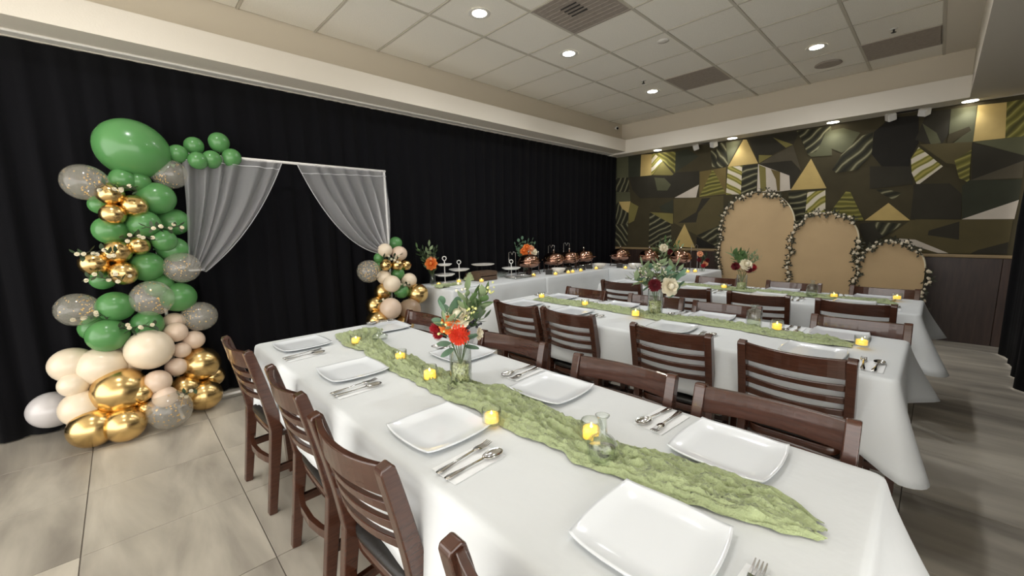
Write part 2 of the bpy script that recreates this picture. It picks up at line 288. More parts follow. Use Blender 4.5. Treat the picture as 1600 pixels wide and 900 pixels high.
BALLOONS=[
('green', -4.041, 0.137, 2.0, 0.204, 'huge green balloon crowning the tall balloon column'),
('green', -4.01, 0.392, 1.989, 0.065, 'small green balloon leftmost of the cluster on the white bar'),
('green', -4.05, 0.5, 2.064, 0.067, 'small green balloon upper left of the cluster on the white bar'),
('green', -3.99, 0.505, 1.946, 0.066, 'small green balloon lower left of the cluster on the white bar'),
('green', -4.05, 0.664, 2.113, 0.074, 'small green balloon topmost of the cluster on the white bar'),
('green', -4.01, 0.598, 1.968, 0.068, 'small green balloon low middle of the cluster on the white bar'),
('green', -4.03, 0.735, 1.999, 0.07, 'small green balloon rightmost of the cluster on the white bar'),
('clear', -3.948, -0.121, 1.74, 0.119, 'clear confetti balloon sticking out left below the huge green balloon'),
('clear', -4.03, 0.337, 1.837, 0.11, 'clear confetti balloon tucked right under the huge green balloon'),
('green', -3.986, 0.068, 1.773, 0.079, 'green balloon just under the huge green balloon'),
('green', -4.008, 0.147, 1.767, 0.076, 'green balloon right of the one under the huge balloon'),
('gold', -3.92, -0.008, 1.668, 0.077, 'gold balloon uppermost of the trio high on the column'),
('gold', -3.92, 0.105, 1.59, 0.079, 'gold balloon rightmost of the trio high on the column'),
('gold', -3.898, -0.011, 1.531, 0.072, 'gold balloon lowest of the trio high on the column'),
('green', -4.019, 0.236, 1.654, 0.118, 'dark green balloon right of the high gold trio'),
('green', -4.008, -0.067, 1.599, 0.064, 'green balloon peeking out left behind the high gold trio'),
('green', -3.975, -0.036, 1.424, 0.097, 'green balloon at the left below the high gold trio'),
('green', -3.964, 0.143, 1.467, 0.1, 'green balloon in the middle below the high gold trio'),
('green', -4.096, 0.323, 1.484, 0.103, 'dim green balloon against the sheer drape'),
('green', -3.953, 0.242, 1.345, 0.079, 'light green balloon jutting right above the gold four'),
('green', -4.041, 0.296, 1.274, 0.097, 'green balloon below the light green one at the right'),
('gold', -3.909, -0.017, 1.279, 0.083, 'gold balloon at the top of the gold four'),
('gold', -3.92, 0.098, 1.314, 0.066, 'gold balloon at the right of the gold four'),
('gold', -3.909, -0.138, 1.204, 0.08, 'gold balloon at the far left of the gold four'),
('gold', -3.887, -0.003, 1.129, 0.083, 'gold balloon at the bottom of the gold four'),
('green', -3.986, 0.128, 1.162, 0.107, 'dark green balloon right beside the gold four'),
('clear', -3.948, 0.324, 1.14, 0.116, 'clear confetti balloon where the left sheer drape is gathered'),
('green', -3.975, -0.113, 1.088, 0.069, 'green balloon under the leftmost gold balloon'),
('green', -4.03, 0.185, 1.006, 0.09, 'green balloon hidden behind the central confetti balloon'),
('green', -4.008, 0.286, 0.912, 0.113, 'green balloon right of the central confetti balloon'),
('clear', -3.876, 0.126, 0.937, 0.129, 'clear confetti balloon in the centre of the column'),
('green', -3.92, -0.07, 0.9, 0.106, 'green balloon left of the central confetti balloon'),
('clear', -3.92, -0.253, 0.905, 0.111, 'clear confetti balloon sticking out left at mid column'),
('green', -4.008, -0.183, 0.755, 0.093, 'green balloon behind the lowest large green one'),
('green', -3.876, -0.129, 0.713, 0.114, 'lowest large green balloon at the left of the column'),
('green', -3.931, 0.08, 0.744, 0.102, 'green balloon directly above the largest cream balloon'),
('clear', -3.986, 0.397, 0.746, 0.116, 'clear confetti balloon sticking out right at mid column'),
('blush', -4.008, 0.239, 0.728, 0.067, 'small blush balloon uppermost beside the right confetti balloon'),
('blush', -3.92, 0.233, 0.659, 0.075, 'small blush balloon right above the largest cream balloon'),
('blush', -3.964, 0.336, 0.57, 0.073, 'small blush balloon rightmost above the round gold balloon'),
('blush', -3.92, 0.252, 0.515, 0.061, 'smallest blush balloon right of the largest cream balloon'),
('blush', -3.898, 0.207, 0.399, 0.07, 'small blush balloon beside the round gold balloon at right'),
('cream', -3.832, 0.071, 0.578, 0.143, 'largest cream balloon in the lower middle of the column'),
('cream', -3.953, -0.322, 0.534, 0.116, 'cream balloon at the far left above the floor group'),
('cream', -3.898, -0.179, 0.502, 0.133, 'big cream balloon left of the largest gold balloon'),
('cream', -3.964, -0.049, 0.502, 0.115, 'cream balloon behind the largest cream balloon'),
('gold', -3.81, -0.109, 0.331, 0.156, 'largest gold balloon low in the column'),
('gold', -3.744, -0.01, 0.301, 0.069, 'small gold balloon in front of the largest gold balloon'),
('gold', -3.755, 0.004, 0.181, 0.056, 'smallest gold balloon beneath the small gold one'),
('gold', -3.953, 0.359, 0.374, 0.132, 'round gold balloon at the right of the column base'),
('gold', -4.041, 0.431, 0.231, 0.088, 'gold balloon half hidden behind the round gold one'),
('gold', -3.931, 0.235, 0.204, 0.118, 'dull gold balloon with white blossoms at the base'),
('gold', -3.92, 0.352, 0.127, 0.122, 'gold balloon on the floor rightmost of the column base'),
('cream', -3.865, -0.323, 0.419, 0.079, 'cream balloon lower left pointing at the curtain'),
('pearl', -4.14, -0.466, 0.204, 0.124, 'pearly grey white balloon on the floor leftmost at the curtain'),
('cream', -3.843, -0.297, 0.257, 0.12, 'cream balloon behind the lowest left gold balloon'),
('blush', -3.777, 0.085, 0.345, 0.086, 'blush balloon upper of the pair right of the largest gold'),
('blush', -3.733, 0.113, 0.239, 0.076, 'blush balloon lower of the pair right of the largest gold'),
('gold', -3.755, -0.264, 0.133, 0.128, 'gold balloon on the floor at the front left'),
('gold', -3.7, -0.11, 0.122, 0.117, 'gold balloon on the floor at the front middle'),
('clear', -3.711, 0.126, 0.144, 0.139, 'clear confetti balloon on the floor at the front right'),
('green', -4.07, 2.159, 1.254, 0.071, 'green balloon topmost of the short balloon cluster'),
('cream', -3.97, 1.985, 1.189, 0.072, 'cream balloon at the tied end of the right sheer drape'),
('blush', -3.95, 2.136, 1.148, 0.079, 'blush balloon right below the topmost green one of the cluster'),
('green', -4.03, 1.938, 1.11, 0.053, 'small green balloon upper left of the short cluster'),
('green', -4.05, 1.949, 1.027, 0.053, 'small dark green balloon left behind the gold trio'),
('gold', -3.91, 1.952, 1.041, 0.06, 'gold balloon left of the trio in the short cluster'),
('gold', -3.89, 2.07, 1.033, 0.061, 'gold balloon middle of the trio in the short cluster'),
('gold', -3.95, 2.2, 1.017, 0.059, 'gold balloon right of the trio in the short cluster'),
('clear', -3.95, 1.782, 0.987, 0.117, 'clear balloon sticking out left of the short cluster'),
('cream', -3.95, 1.946, 0.913, 0.074, 'cream balloon below the left gold one of the trio'),
('green', -3.95, 2.104, 0.932, 0.069, 'green balloon under the gold trio of the short cluster'),
('cream', -3.83, 1.965, 0.85, 0.089, 'large cream balloon in the middle of the short cluster'),
('cream', -3.89, 2.198, 0.859, 0.08, 'cream balloon at the right of the short cluster'),
('green', -3.87, 2.09, 0.755, 0.079, 'lower green balloon in the short cluster'),
('gold', -3.95, 1.918, 0.761, 0.09, 'gold balloon at the left middle of the short cluster'),
('gold', -3.81, 2.248, 0.715, 0.109, 'large gold balloon touching the buffet cloth'),
('gold', -3.91, 1.806, 0.64, 0.091, 'gold balloon far left low in the short cluster'),
('blush', -3.77, 1.905, 0.61, 0.11, 'largest blush balloon in the short cluster'),
('clearblush', -3.79, 2.135, 0.566, 0.115, 'sheer blush balloon behind the chair in the short cluster'),
('gold', -3.81, 1.769, 0.495, 0.108, 'gold balloon at the bottom left of the short cluster'),
('gold', -3.81, 2.061, 0.41, 0.107, 'gold balloon at the bottom of the short cluster behind the table')]
SPRIGS=[
((-3.82, 0.036, 1.697), 'white blossom sprig under the huge green balloon'),
((-3.82, 0.237, 1.441), 'white blossom sprig in the green balloons by the sheer drape'),
((-3.82, 0.096, 1.377), 'white blossom sprig between the two gold groups'),
((-3.8, -0.117, 1.279), 'white blossom sprig at the gold four'),
((-3.82, -0.077, 1.105), 'white blossom sprig below the gold four'),
((-3.86, -0.18, 0.876), 'white blossom sprig by the left mid-column confetti balloon'),
((-3.72, 0.191, 0.243), 'white blossom sprig beside the floor confetti balloon'),
((-3.8, 0.025, 0.751), 'leafy sprig above the largest cream balloon'),
((-3.86, 1.995, 1.113), 'white blossom sprig above the gold trio of the short cluster'),
((-3.84, 2.11, 0.81), 'white blossom sprig beside the lower green balloon'),
((-3.84, 1.907, 0.681), 'white blossom sprig above the largest blush balloon')]
# ============================================================ SETTING
XL,YB=-4.33,6.86            # left wall and mural wall
ZC,ZS,ZF=3.21,2.69,2.885   # tile ceiling, soffit underside, fascia top
def struct(o,label=None): o['kind']='structure'; return tag(o,label)
# floor: grout bed with single tiles
mb=MB(); mb.box((-4.6,-3.6,-.06),(3.2,7.1,-.004)); floor=struct(mb.build('floor','grout'),'large warm grey stone-look floor tiles with thin grout joints')
def tilemat():
    M=bpy.data.materials.new('floor_tile'); M.use_nodes=True; nt=M.node_tree; b=nt.nodes['Principled BSDF']; b.inputs['Roughness'].default_value=.42; b.inputs['Specular IOR Level'].default_value=.35
    tc=nt.nodes.new('ShaderNodeNewGeometry'); oi=nt.nodes.new('ShaderNodeObjectInfo'); mp=nt.nodes.new('ShaderNodeMapping'); mp.inputs['Scale'].default_value=(.55,2.6,1); mp.inputs['Rotation'].default_value=(0,0,.35)
    n=nt.nodes.new('ShaderNodeTexNoise'); n.noise_dimensions='4D'; n.inputs['Scale'].default_value=1.6; n.inputs['Detail'].default_value=6; n.inputs['Distortion'].default_value=.6
    mu=nt.nodes.new('ShaderNodeMath'); mu.operation='MULTIPLY'; mu.inputs[1].default_value=.55
    rp=nt.nodes.new('ShaderNodeValToRGB'); e=rp.color_ramp.elements; e[0].position=.33; e[0].color=srgb((138,132,123))+(1,); e[1].position=.68; e[1].color=srgb((202,195,181))+(1,)
    nt.links.new(tc.outputs['Position'],mp.inputs[0]); nt.links.new(mp.outputs[0],n.inputs['Vector']); nt.links.new(oi.outputs['Random'],mu.inputs[0]); nt.links.new(mu.outputs[0],n.inputs['W'])
    nt.links.new(n.outputs['Fac'],rp.inputs[0]); nt.links.new(rp.outputs[0],b.inputs['Base Color']); MT['floor_tile']=M
tilemat()
PT=.615; g=.0022
me=MB().box((g,g,-.006),(PT-g,PT-g,0),bev=.001).mesh('floor_tile','floor_tile')
for i in range(-4,6):
    for j in range(-5,12):
        put('floor_tile',me,floor,(-2.47+PT*i if i>-4 else -2.47-PT*4+.0,-.276+PT*j,0))
# left wall and mural wall
wl=struct(MB().box((-4.62,-3.6,0),(XL-.16,7.1,3.2)).build('wall_left','drywall'),'plain wall behind the long black curtain')
wb=struct(MB().box((-4.6,YB,0),(3.2,7.05,3.2)).build('wall_back','mural_olived'),'back wall with leafy geometric mural above dark panelling')
# mural: flat printed wallpaper of many shapes
mo=MB(); uvs=[]
names=['moss','dkgreen','tan','olivel','olive','olived','ochre','dark','black','taupe','white','leafW','leafY','leafD']
mo.add([(-4.45,YB-.001,1.0),(1.2,YB-.001,1.0),(1.2,YB-.001,2.67),(-4.45,YB-.001,2.67)],[(0,1,2,3)],names.index('olived'),False); uvs.append([(0,0)]*4)
for k,(mm,ang,pts) in enumerate(MURAL):
    d=.0015+.00012*k
    ar=sum(pts[i][0]*pts[(i+1)%len(pts)][1]-pts[(i+1)%len(pts)][0]*pts[i][1] for i in range(len(pts)))
    if ar<0: pts=pts[::-1]
    mo.add([(x,YB-d,z) for x,z in pts],[tuple(range(len(pts)))],names.index(mm),False)
    ca,sa=math.cos(R(-ang)),math.sin(R(-ang)); uvs.append([(x*ca-z*sa+k*.37,x*sa+z*ca) for x,z in pts])
mural=mo.build('mural',['mural_'+n for n in names],wb); tag(mural,'printed patchwork mural of triangles, squares and jungle leaves')
uvl=mural.data.uv_layers.new(name='UVMap'); i=0
for pl,u in zip(mural.data.polygons,uvs):
    for li,c in zip(pl.loop_indices,u): uvl.data[li].uv=c
# wainscot panels and rail
pw=.62
for k in range(10):
    x=-4.45+k*pw
    MB().box((x+.002,YB-.022,.0),(x+pw-.002,YB-.004,.975),bev=.003).build('wainscot_panel','wainscot',wb)
tr=struct(MB().box((-4.45,YB-.04,.975),(1.6,YB-.002,1.01),bev=.006).build('trim_1','rail'),'thin tan rail capping the dark panelling')
# ceiling: deck, grid and single tiles
CX0,CX1,CY0,CY1=-4.16,.10,-3.36,6.82
ceil=struct(MB().box((-4.6,-3.6,ZC+.02),(3.2,7.1,ZC+.08)).build('ceiling','drywall'),'tray ceiling of square white tiles in a metal grid')
gx=[-3.19+.611*k for k in range(6)]; gy=[1.52+.61*k for k in range(-8,9)]
bx=[CX0]+gx; by=[CY0]+gy+[CY1]
VENTS={(-2.58,2.74):0,(-2.58,5.18):1,(-.76,5.79):1}
LIGHTS=[(-2.885,2.435),(-2.885,3.655),(-2.885,5.485),(-1.06,5.485),(-1.06,2.435),(-1.06,.0),(-2.885,.0),(-1.06,3.655)]  # entries after the mural one are unseen lamps, added to light the tables
tm={}
bxe=bx+[-.135]
for i in range(len(bx)-1+0):
    for j in range(len(by)-1):
        x0,x1,y0,y1=bx[i],bx[i+1],by[j],by[j+1]
        key=(round(x1-x0,3),round(y1-y0,3))
        if any(abs(x0-vx)<.1 and abs(y0-vy)<.1 for vx,vy in VENTS): continue
        if key not in tm: tm[key]=MB().box((.011,.011,0),(key[0]-.011,key[1]-.011,.02),bev=.004).mesh('ceiling_tile','ceiling_tile')
        put('ceiling_tile',tm[key],ceil,(x0,y0,ZC+.002))
for x in gx: MB().box((x-.012,CY0,ZC-.003),(x+.012,CY1,ZC+.02)).build('grid_bar','grid',ceil)
for y in gy: MB().box((CX0,y-.008,ZC-.0015),(gx[-1],y+.008,ZC+.02)).build('grid_bar','grid',ceil)
MB().box((gx[-1]+.012,CY0,ZC),(.2,CY1,ZC+.02)).build('ceiling_border','drywall',ceil)
# soffits (bulkheads) round the tray
def soffit(n,boxes,label):
    mb=MB()
    mb.box(*boxes[0]); o=struct(mb.build(n,'drywall'),label)
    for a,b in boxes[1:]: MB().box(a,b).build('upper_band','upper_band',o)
    return o
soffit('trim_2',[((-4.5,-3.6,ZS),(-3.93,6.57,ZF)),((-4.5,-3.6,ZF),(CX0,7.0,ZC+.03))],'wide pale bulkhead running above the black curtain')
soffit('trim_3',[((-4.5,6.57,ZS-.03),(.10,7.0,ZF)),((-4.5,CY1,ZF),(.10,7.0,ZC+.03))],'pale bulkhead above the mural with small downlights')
soffit('trim_4',[((.10,-3.6,ZS-.03),(3.2,7.0,ZC+.03))],'broad low flat ceiling strip at the right')
e=empty('curtain_track',(-4.25,1.6,ZS)); tag(e,'long white ceiling track carrying the black curtain','curtain track'); MB().box((-.085,-5.2,-.016),(.075,5.22,0),bev=.004).build('rail','fixture',e); MB().box((-.03,-5.2,-.022),(-.01,5.2,-.016)).build('runner_slot','grid',e)
# ------------------------------------------------------------ curtains
def pleated(name,path,z0,z1,amp,wl,label,seed=0,bottom=0,mat_='curtain',step=.022):
    pts=[Vector((x,y,0)) for x,y in path]; L=[0]
    for a,b in zip(pts,pts[1:]): L.append(L[-1]+(b-a).length)
    n=int(L[-1]/step); vs=[];fs=[]; nz=7
    for i in range(n+1):
        s=L[-1]*i/n; k=0
        while k<len(L)-2 and s>L[k+1]: k+=1
        t=(s-L[k])/(L[k+1]-L[k]); q=pts[k].lerp(pts[k+1],t); d=(pts[k+1]-pts[k]).normalized(); nn=Vector((-d.y,d.x,0))
        w=wl*(1+.35*N(s*.6,seed)); ph=2*PI*s/wl+3*N(s*.8,seed+5)
        for j in range(nz):
            f=j/(nz-1); a=amp*(.18+.95*min(1,f*2.2))*(.7+.5*N(s*1.1,seed+9,f*.8))
            off=a*(math.sin(ph)+.35*math.sin(2.3*ph+1))
            top=z1-(.004*abs(math.sin(ph*1.0)) if j==0 else 0)
            vs.append(q+nn*off+Vector((0,0,top+(z0-z1)*f)))
    for i in range(n):
        for j in range(nz-1): fs.append((i*nz+j,i*nz+j+1,(i+1)*nz+j+1,(i+1)*nz+j))
    o=MB().add(vs,fs).build(name,mat_); sd=o.modifiers.new('s','SOLIDIFY'); sd.thickness=.006; return tag(o,label,'curtain')
pleated('black_curtain',[(-4.27,-3.2),(-4.27,6.82)],.012,2.668,.032,.17,'long black pleated curtain covering the whole left wall')
pleated('black_curtain',[(.60,6.78),(.585,6.3),(.62,5.9),(.60,5.2),(.64,4.55),(.68,4.2),(.68,1.2)],.012,2.65,.045,.42,'black curtain hanging at the right end of the mural',seed=3)  # stretch nearest the camera is unseen, added to darken the right aisle
# ------------------------------------------------------------ ceiling fittings
def lamp(parent,z,w,spot,size=.06):
    l=bpy.data.lights.new('lamp','SPOT'); l.energy=w; l.color=LAMP_COL; l.spot_size=R(spot); l.spot_blend=.75; l.shadow_soft_size=size
    o=bpy.data.objects.new('lamp',l); COL.objects.link(o); o.parent=parent; o.location=(0,0,z); return o
dl=None
dlab={0:'bright round downlight in the tile nearest the camera',1:'bright round downlight, second along the row over the tables',2:'bright round downlight at the far end of the row by the small camera',3:'bright round downlight near the mural beside the ceiling speaker'}
for k,(x,y) in enumerate(LIGHTS):
    e=empty('ceiling_downlight',(x,y,ZC)); tag(e,dlab.get(k,['','','','','unseen added downlight directly above the far side of the front table','unseen added downlight in the tile over the camera side of the room','unseen added downlight above the tiles beside the balloon column','unseen downlight added over the middle table, outside the picture'][k]),'downlight','downlights in the tile ceiling')
    if k==0:
        M1=MB().lathe([(.062,-.001),(.085,-.006),(.095,-.001)],28,cap0=False,cap1=False).mesh('trim_ring','fixture'); M2=MB().lathe([(.062,-.0025),(.02,-.004)],28).mesh('lens','lens')
    put('trim_ring',M1,e); put('lens',M2,e); lamp(e,-.02,LAMP_W,168)
sl=['leftmost small downlight under the mural bulkhead','second small downlight from the corner under the mural bulkhead','third small downlight under the mural bulkhead, between the twin-head lamps','rightmost small downlight under the bulkhead above the pale tan square']
for k,(x,y) in enumerate([(-3.42,6.74),(-2.25,6.74),(-1.06,6.74),(.11,6.77)]):
    e=empty('soffit_downlight',(x,y,ZS-.03)); tag(e,sl[k],'downlight','small downlights under the mural bulkhead'); 
    put('trim_ring',M1,e); put('lens',M2,e); lamp(e,-.02,SOFFIT_W,120,.04)
# vents
for k,((x,y),kind) in enumerate(VENTS.items()):
    e=empty('ceiling_vent',(x,y,ZC)); tag(e,['grey square air diffuser with slots at the top of the picture','grey return vent panel near the ceiling downlights in the middle','grey return vent panel over the right end of the tables'][k],'vent','grey ceiling vents')
    MB().box((.01,.01,-.002),(.60,.60,.012)).build('panel','vent',e)
    if kind==0:
        for i in range(4):
            MB().box((.2,.16+.05*i,-.008),(.36,.172+.05*i,-.001)).build('slot','card',e)
    MB().box((.005,.005,-.005),(.605,.02,.0)).build('frame','vent',e)
    MB().box((.005,.59,-.005),(.605,.605,.0)).build('frame','vent',e)
    for i in range(9 if kind==0 else 0): MB().box((.03,.055+.058*i,-.0045),(.58,.062+.058*i,-.001)).build('slat','vent',e)
tag(MB().lathe([(.125,-.001),(.13,-.008),(.11,-.012),(.02,-.010)],32).build('ceiling_speaker','vent',loc=(-1.06,6.14,ZC)),'flat round grey speaker set in a ceiling tile','speaker')
tag(MB().lathe([(.055,-.0005),(.056,-.006),(.02,-.012)],24).build('smoke_detector','fixture',loc=(-2.07,4.12,ZC)),'small white round detector on a ceiling tile','detector')
for (x,y,l) in ((-2.755,5.0,'small fire sprinkler near the middle grey vent panel'),(-.47,5.55,'small fire sprinkler beside the right grey vent panel')):
    e=empty('fire_sprinkler',(x,y,ZC)); tag(e,l,'sprinkler','ceiling sprinklers')
    MB().lathe([(.03,-.001),(.028,-.006),(.008,-.008)],16).build('plate','fixture',e); MB().lathe([(.008,-.006),(.007,-.03),(.02,-.034),(.02,-.036)],12).build('head','card',e)
e=empty('security_camera',(-4.13,6.60,3.12)); tag(e,'small dark security camera in the ceiling corner','camera')
MB().lathe([(.03,0),(.03,.02)],16,c=(-.03,0,-.01)).build('mount','fixture',e); MB().sphere((.01,-.01,0),.032,14,10).build('body','fixture',e); MB().sphere((.03,-.025,-.008),.02,12,8).build('eye','black_metal',e)
for k,(x0,x1) in enumerate(((-2.80,-2.52),(-.52,-.23))):
    xc=(x0+x1)/2; e=empty('emergency_light',(xc,6.80,ZS-.03)); tag(e,['twin-head emergency light left under the bulkhead, above the tall arch','twin-head emergency light right under the bulkhead'][k],'emergency light','twin-head emergency lights')
    MB().box((-.08 if k==0 else -.12,-.05,-.0),(.08 if k==0 else .12,.05,.03),bev=.006).build('housing','white_paint',e)
    for s in (-1,1):
        h=MB().box((-.042,-.05,-.042),(.042,.035,.042),bev=.008).build('lamp_head','fixture',e,loc=(s*(x1-x0)/2,-.02,-.035)); h.rotation_euler=(R(25),R(s*18),R(s*-25))
        MB().box((-.034,-.054,-.034),(.034,-.049,.034),bev=.003).build('lens_plate','white_paint',h)
# ============================================================ ARCH PANELS with garlands
def arch(x0,x1,top,y,label,rail_label):
    w=(x1-x0)/2; xc=(x0+x1)/2; pts=[(-w,0)]+[(-w*math.cos(PI*k/28),top-w+w*math.sin(PI*k/28)) for k in range(29)]+[(w,0)]
    e=empty('arch_panel',(xc,y,0)); tag(e,label,'backdrop','three arched backdrop panels')
    n=len(pts); t=.045; e2=.004
    mb=MB(); mb.add([(px,-t,pz) for px,pz in pts],[tuple(range(n))],0,False); mb.build('front_panel','arch',e)
    mb=MB(); vs=[(px,-t+.001,pz) for px,pz in pts]+[(px,0,pz) for px,pz in pts]
    mb.add(vs,[(i,i+n,(i+1)%n+n,(i+1)%n) for i in range(n)]+[tuple(range(2*n-1,n-1,-1))],0,False); mb.build('frame','arch_edge',e)
    mb=MB(); mb.tube([(px*1.0,-t-.002,pz) for px,pz in pts[1:-1]],.009,6); mb.build('piping','arch_edge',e)
    return pts,xc
def garland(path,label,n,spread=.03):
    # path: points (x,y,z); leaves and blossoms hung along a thin vine
    P_=[Vector(q) for q in path]; g=empty('flower_garland',P_[0]); tag(g,label,'garland','rose garlands on the arched panels'); o=P_[0]
    MB().tube([q-o+Vector((.01*N(i,1),-.006,.01*N(i,4))) for i,q in enumerate(P_)],.005,5).build('vine','garland_l',g)
    L=[0]
    for a,b in zip(P_,P_[1:]): L.append(L[-1]+(b-a).length)
    fm=[]
    for v in range(3):
        mb=MB()
        for k in range(6):
            a=k*1.05+v; mb.sphere((.011*math.cos(a),-.008+.004*(k%2),.009*math.sin(a)),.012,6,4,sc=(1,.6,.8))
        mb.sphere((0,-.014,0),.009,6,4); fm.append(mb.mesh('blossom','garland_f'))
    lm=[]
    for v in range(2):
        mb=MB(); 
        for k in range(3):
            a=k*2.1+v*.8; d=Vector((math.cos(a),-.35,math.sin(a))); s=Vector((-d.z,0,d.x))
            q=Vector((0,0,0)); mb.add([q,q+d*.018+s*.011,q+d*.042,q+d*.018-s*.011+Vector((0,-.004,0))],[(0,1,2,3)])
        lm.append(mb.mesh('leaf','garland_l'))
    for i in range(n):
        s=L[-1]*(i+.5*random.random())/n; k=0
        while k<len(L)-2 and s>L[k+1]: k+=1
        q=P_[k].lerp(P_[k+1],(s-L[k])/(L[k+1]-L[k]))-o
        q+=Vector((random.uniform(-spread,spread)*.6,-.02-random.random()*.02,random.uniform(-spread,spread)))
        b=put('blossom',random.choice(fm),g,q); b.rotation_euler=(random.uniform(-.5,.5),random.uniform(0,6),random.uniform(-.6,.6)); sc=random.uniform(.55,1.05); b.scale=(sc,sc,sc)
        for _ in range(2):
            l=put('leaf',random.choice(lm),g,q+Vector((random.uniform(-.03,.03),.008,random.uniform(-.035,.035)))); l.rotation_euler=(random.uniform(-.4,.4),random.uniform(0,6.2),0); l.scale=(.95,.95,.95)
Y1,Y2,Y3=6.60,6.56,6.52
def archpath(xc,pts,y,i0,i1,drop_left=None,drop_right=None):
    q=[(xc+px*1.0,y-.05,pz) for px,pz in pts[1:-1]][i0:i1]
    if drop_left is not None:
        px=q[0][0]; zt=q[0][2]; q=[(px-.015*math.sin(k*1.3),y-.05,drop_left+(zt-drop_left)*k/10) for k in range(10)]+q
    if drop_right is not None:
        px=q[-1][0]; zt=q[-1][2]; q=q+[(px+.015*math.sin(k*1.3),y-.05,zt+(drop_right-zt)*k/10) for k in range(1,11)]
    return q
pts,xc=arch(-2.27,-1.345,1.835,Y1,'tallest tan arched backdrop panel at the left','')
garland(archpath(xc,pts,Y1,0,23,drop_left=.25),'rose garland over the top and down the left of the tallest arch',58)
pts,xc=arch(-1.36,-.665,1.52,Y2,'middle tan arched backdrop panel between the other two','')
garland(archpath(xc,pts,Y2,0,24,drop_left=.25),'rose garland over the middle arch and down its left edge',50)
xe,ze=-.665,1.17
garland([(xe+.02*math.sin(k),Y2-.06,ze-.28*k/8) for k in range(9)],'short rose garland hanging on the right edge of the middle arch',12)
pts,xc=arch(-.645,-.065,1.16,Y3,'shortest tan arched backdrop panel at the right','')
garland(archpath(xc,pts,Y3,0,24,drop_left=.25),'rose garland over the shortest arch and down its left edge',42)
garland([(-.045+.02*math.sin(k),Y3-.05,.86-.62*k/10) for k in range(11)],'loose rose garland hanging down the right edge of the shortest arch',18)

# ============================================================ TABLES and CLOTHS
def table(name,x0,x1,y0,y1,label,cat='table',z=.752):
    e=empty(name,((x0+x1)/2,(y0+y1)/2,0)); tag(e,label,cat)
    a,b=(x1-x0)/2-.012,(y1-y0)/2-.012
    MB().box((-a,-b,z-.035),(a,b,z),bev=.006).build('tabletop','wood',e)
    for sx in (-1,1):
        for sy in (-1,1):
            MB().bar([(sx*(a-.09),sy*(b-.08),0),(sx*(a-.08),sy*(b-.07),z-.034)],[.045,.06],[.045,.06],wdir=(1,0,0)).build('leg','wood',e)
    for sy in (-1,1): MB().box((-a+.1,sy*(b-.07)-.012,z-.1),(a-.1,sy*(b-.07)+.012,z-.034)).build('apron','wood',e)
    return e
def cloth(x0,x1,y0,y1,zt,hem,label,seed=0,ears={},wave=.022,group=None,name='tablecloth'):
    # top sheet with rounded lip, skirt with soft folds, flared corners
    rad=.018; per=[]
    def seg(ax,ay,bx_,by_,nx,ny):
        n=max(2,int(math.hypot(bx_-ax,by_-ay)/.03))
        for i in range(n): t=i/n; per.append((ax+(bx_-ax)*t,ay+(by_-ay)*t,nx,ny))
    def cor(cx,cy,a0):
        for i in range(6): a=a0+PI/2*i/6; per.append((cx+rad*math.cos(a),cy+rad*math.sin(a),math.cos(a),math.sin(a)))
    seg(x0+rad,y0,x1-rad,y0,0,-1); cor(x1-rad,y0+rad,-PI/2); seg(x1,y0+rad,x1,y1-rad,1,0); cor(x1-rad,y1-rad,0)
    seg(x1-rad,y1,x0+rad,y1,0,1); cor(x0+rad,y1-rad,PI/2); seg(x0,y1-rad,x0,y0+rad,-1,0); cor(x0+rad,y0+rad,PI)
    n=len(per); rows=12; vs=[];fs=[]
    cs=[(x1,y0),(x1,y1),(x0,y1),(x0,y0)]; s=0; prev=per[0]
    for k,(x,y,nx,ny) in enumerate(per):
        s+=math.hypot(x-prev[0],y-prev[1]); prev=(x,y)
        cw=0;ci=0
        for i,(cx,cy) in enumerate(cs):
            d=math.hypot(x-cx,y-cy); w=max(0,1-d/.17)
            if w>cw: cw=w;ci=i
        ear=ears.get(ci,(.07,.07)); cw2=cw*cw*(3-2*cw)
        dx,dy=(1 if ci in (0,1) else -1),(1 if ci in (1,2) else -1)
        for j in range(rows):
            t=j/(rows-1)
            if j<3:
                a=j/2*PI/2; o=.014*math.sin(a); z=zt-.014*(1-math.cos(a)); wv=0
            else:
                tt=(j-2)/(rows-3); hh=hem-ear[1]*cw2+.012*N(s*2.2,seed,3)
                z=zt-.014+(hh-(zt-.014))*tt
                wv=wave*tt*(N(s*3.1,seed,.0)+.6*N(s*7,seed+3,tt*.4))*(1-cw2)+.02*tt
                o=.014+wv+ear[0]*cw2*tt**1.1*.35
            ex=ear[0]*cw2*(max(0,(j-2)/(rows-3))**1.2)
            vs.append((x+nx*o+dx*ex*.75,y+ny*o+dy*ex*.6,z))
    for k in range(n):
        q=(k+1)%n
        for j in range(rows-1): fs.append((k*rows+j,q*rows+j,q*rows+j+1,k*rows+j+1)[::-1])
    mb=MB().add(vs,fs)
    nx_,ny_=int((x1-x0)/.05),int((y1-y0)/.05)
    i0=len(mb.v); mb.v+=[(x-nx*.012,y-ny*.012,zt) for x,y,nx,ny in per]
    for k in range(n): q=(k+1)%n; mb.f.append((k*rows,q*rows,i0+q,i0+k)); mb.mi.append(0); mb.sm.append(True)
    mb.f.append(tuple(range(i0,i0+n))); mb.mi.append(0); mb.sm.append(False)
    o=mb.build(name,'cloth'); 
    sd=o.modifiers.new('s','SOLIDIFY'); sd.thickness=.003; sd.offset=1
    return tag(o,label,'tablecloth',group)
ZT=.762
TB=[('front',-2.63,-.045,.50,1.305),('middle',-2.60,-.065,2.17,2.95),('rear',-2.60,-.04,3.86,4.57)]
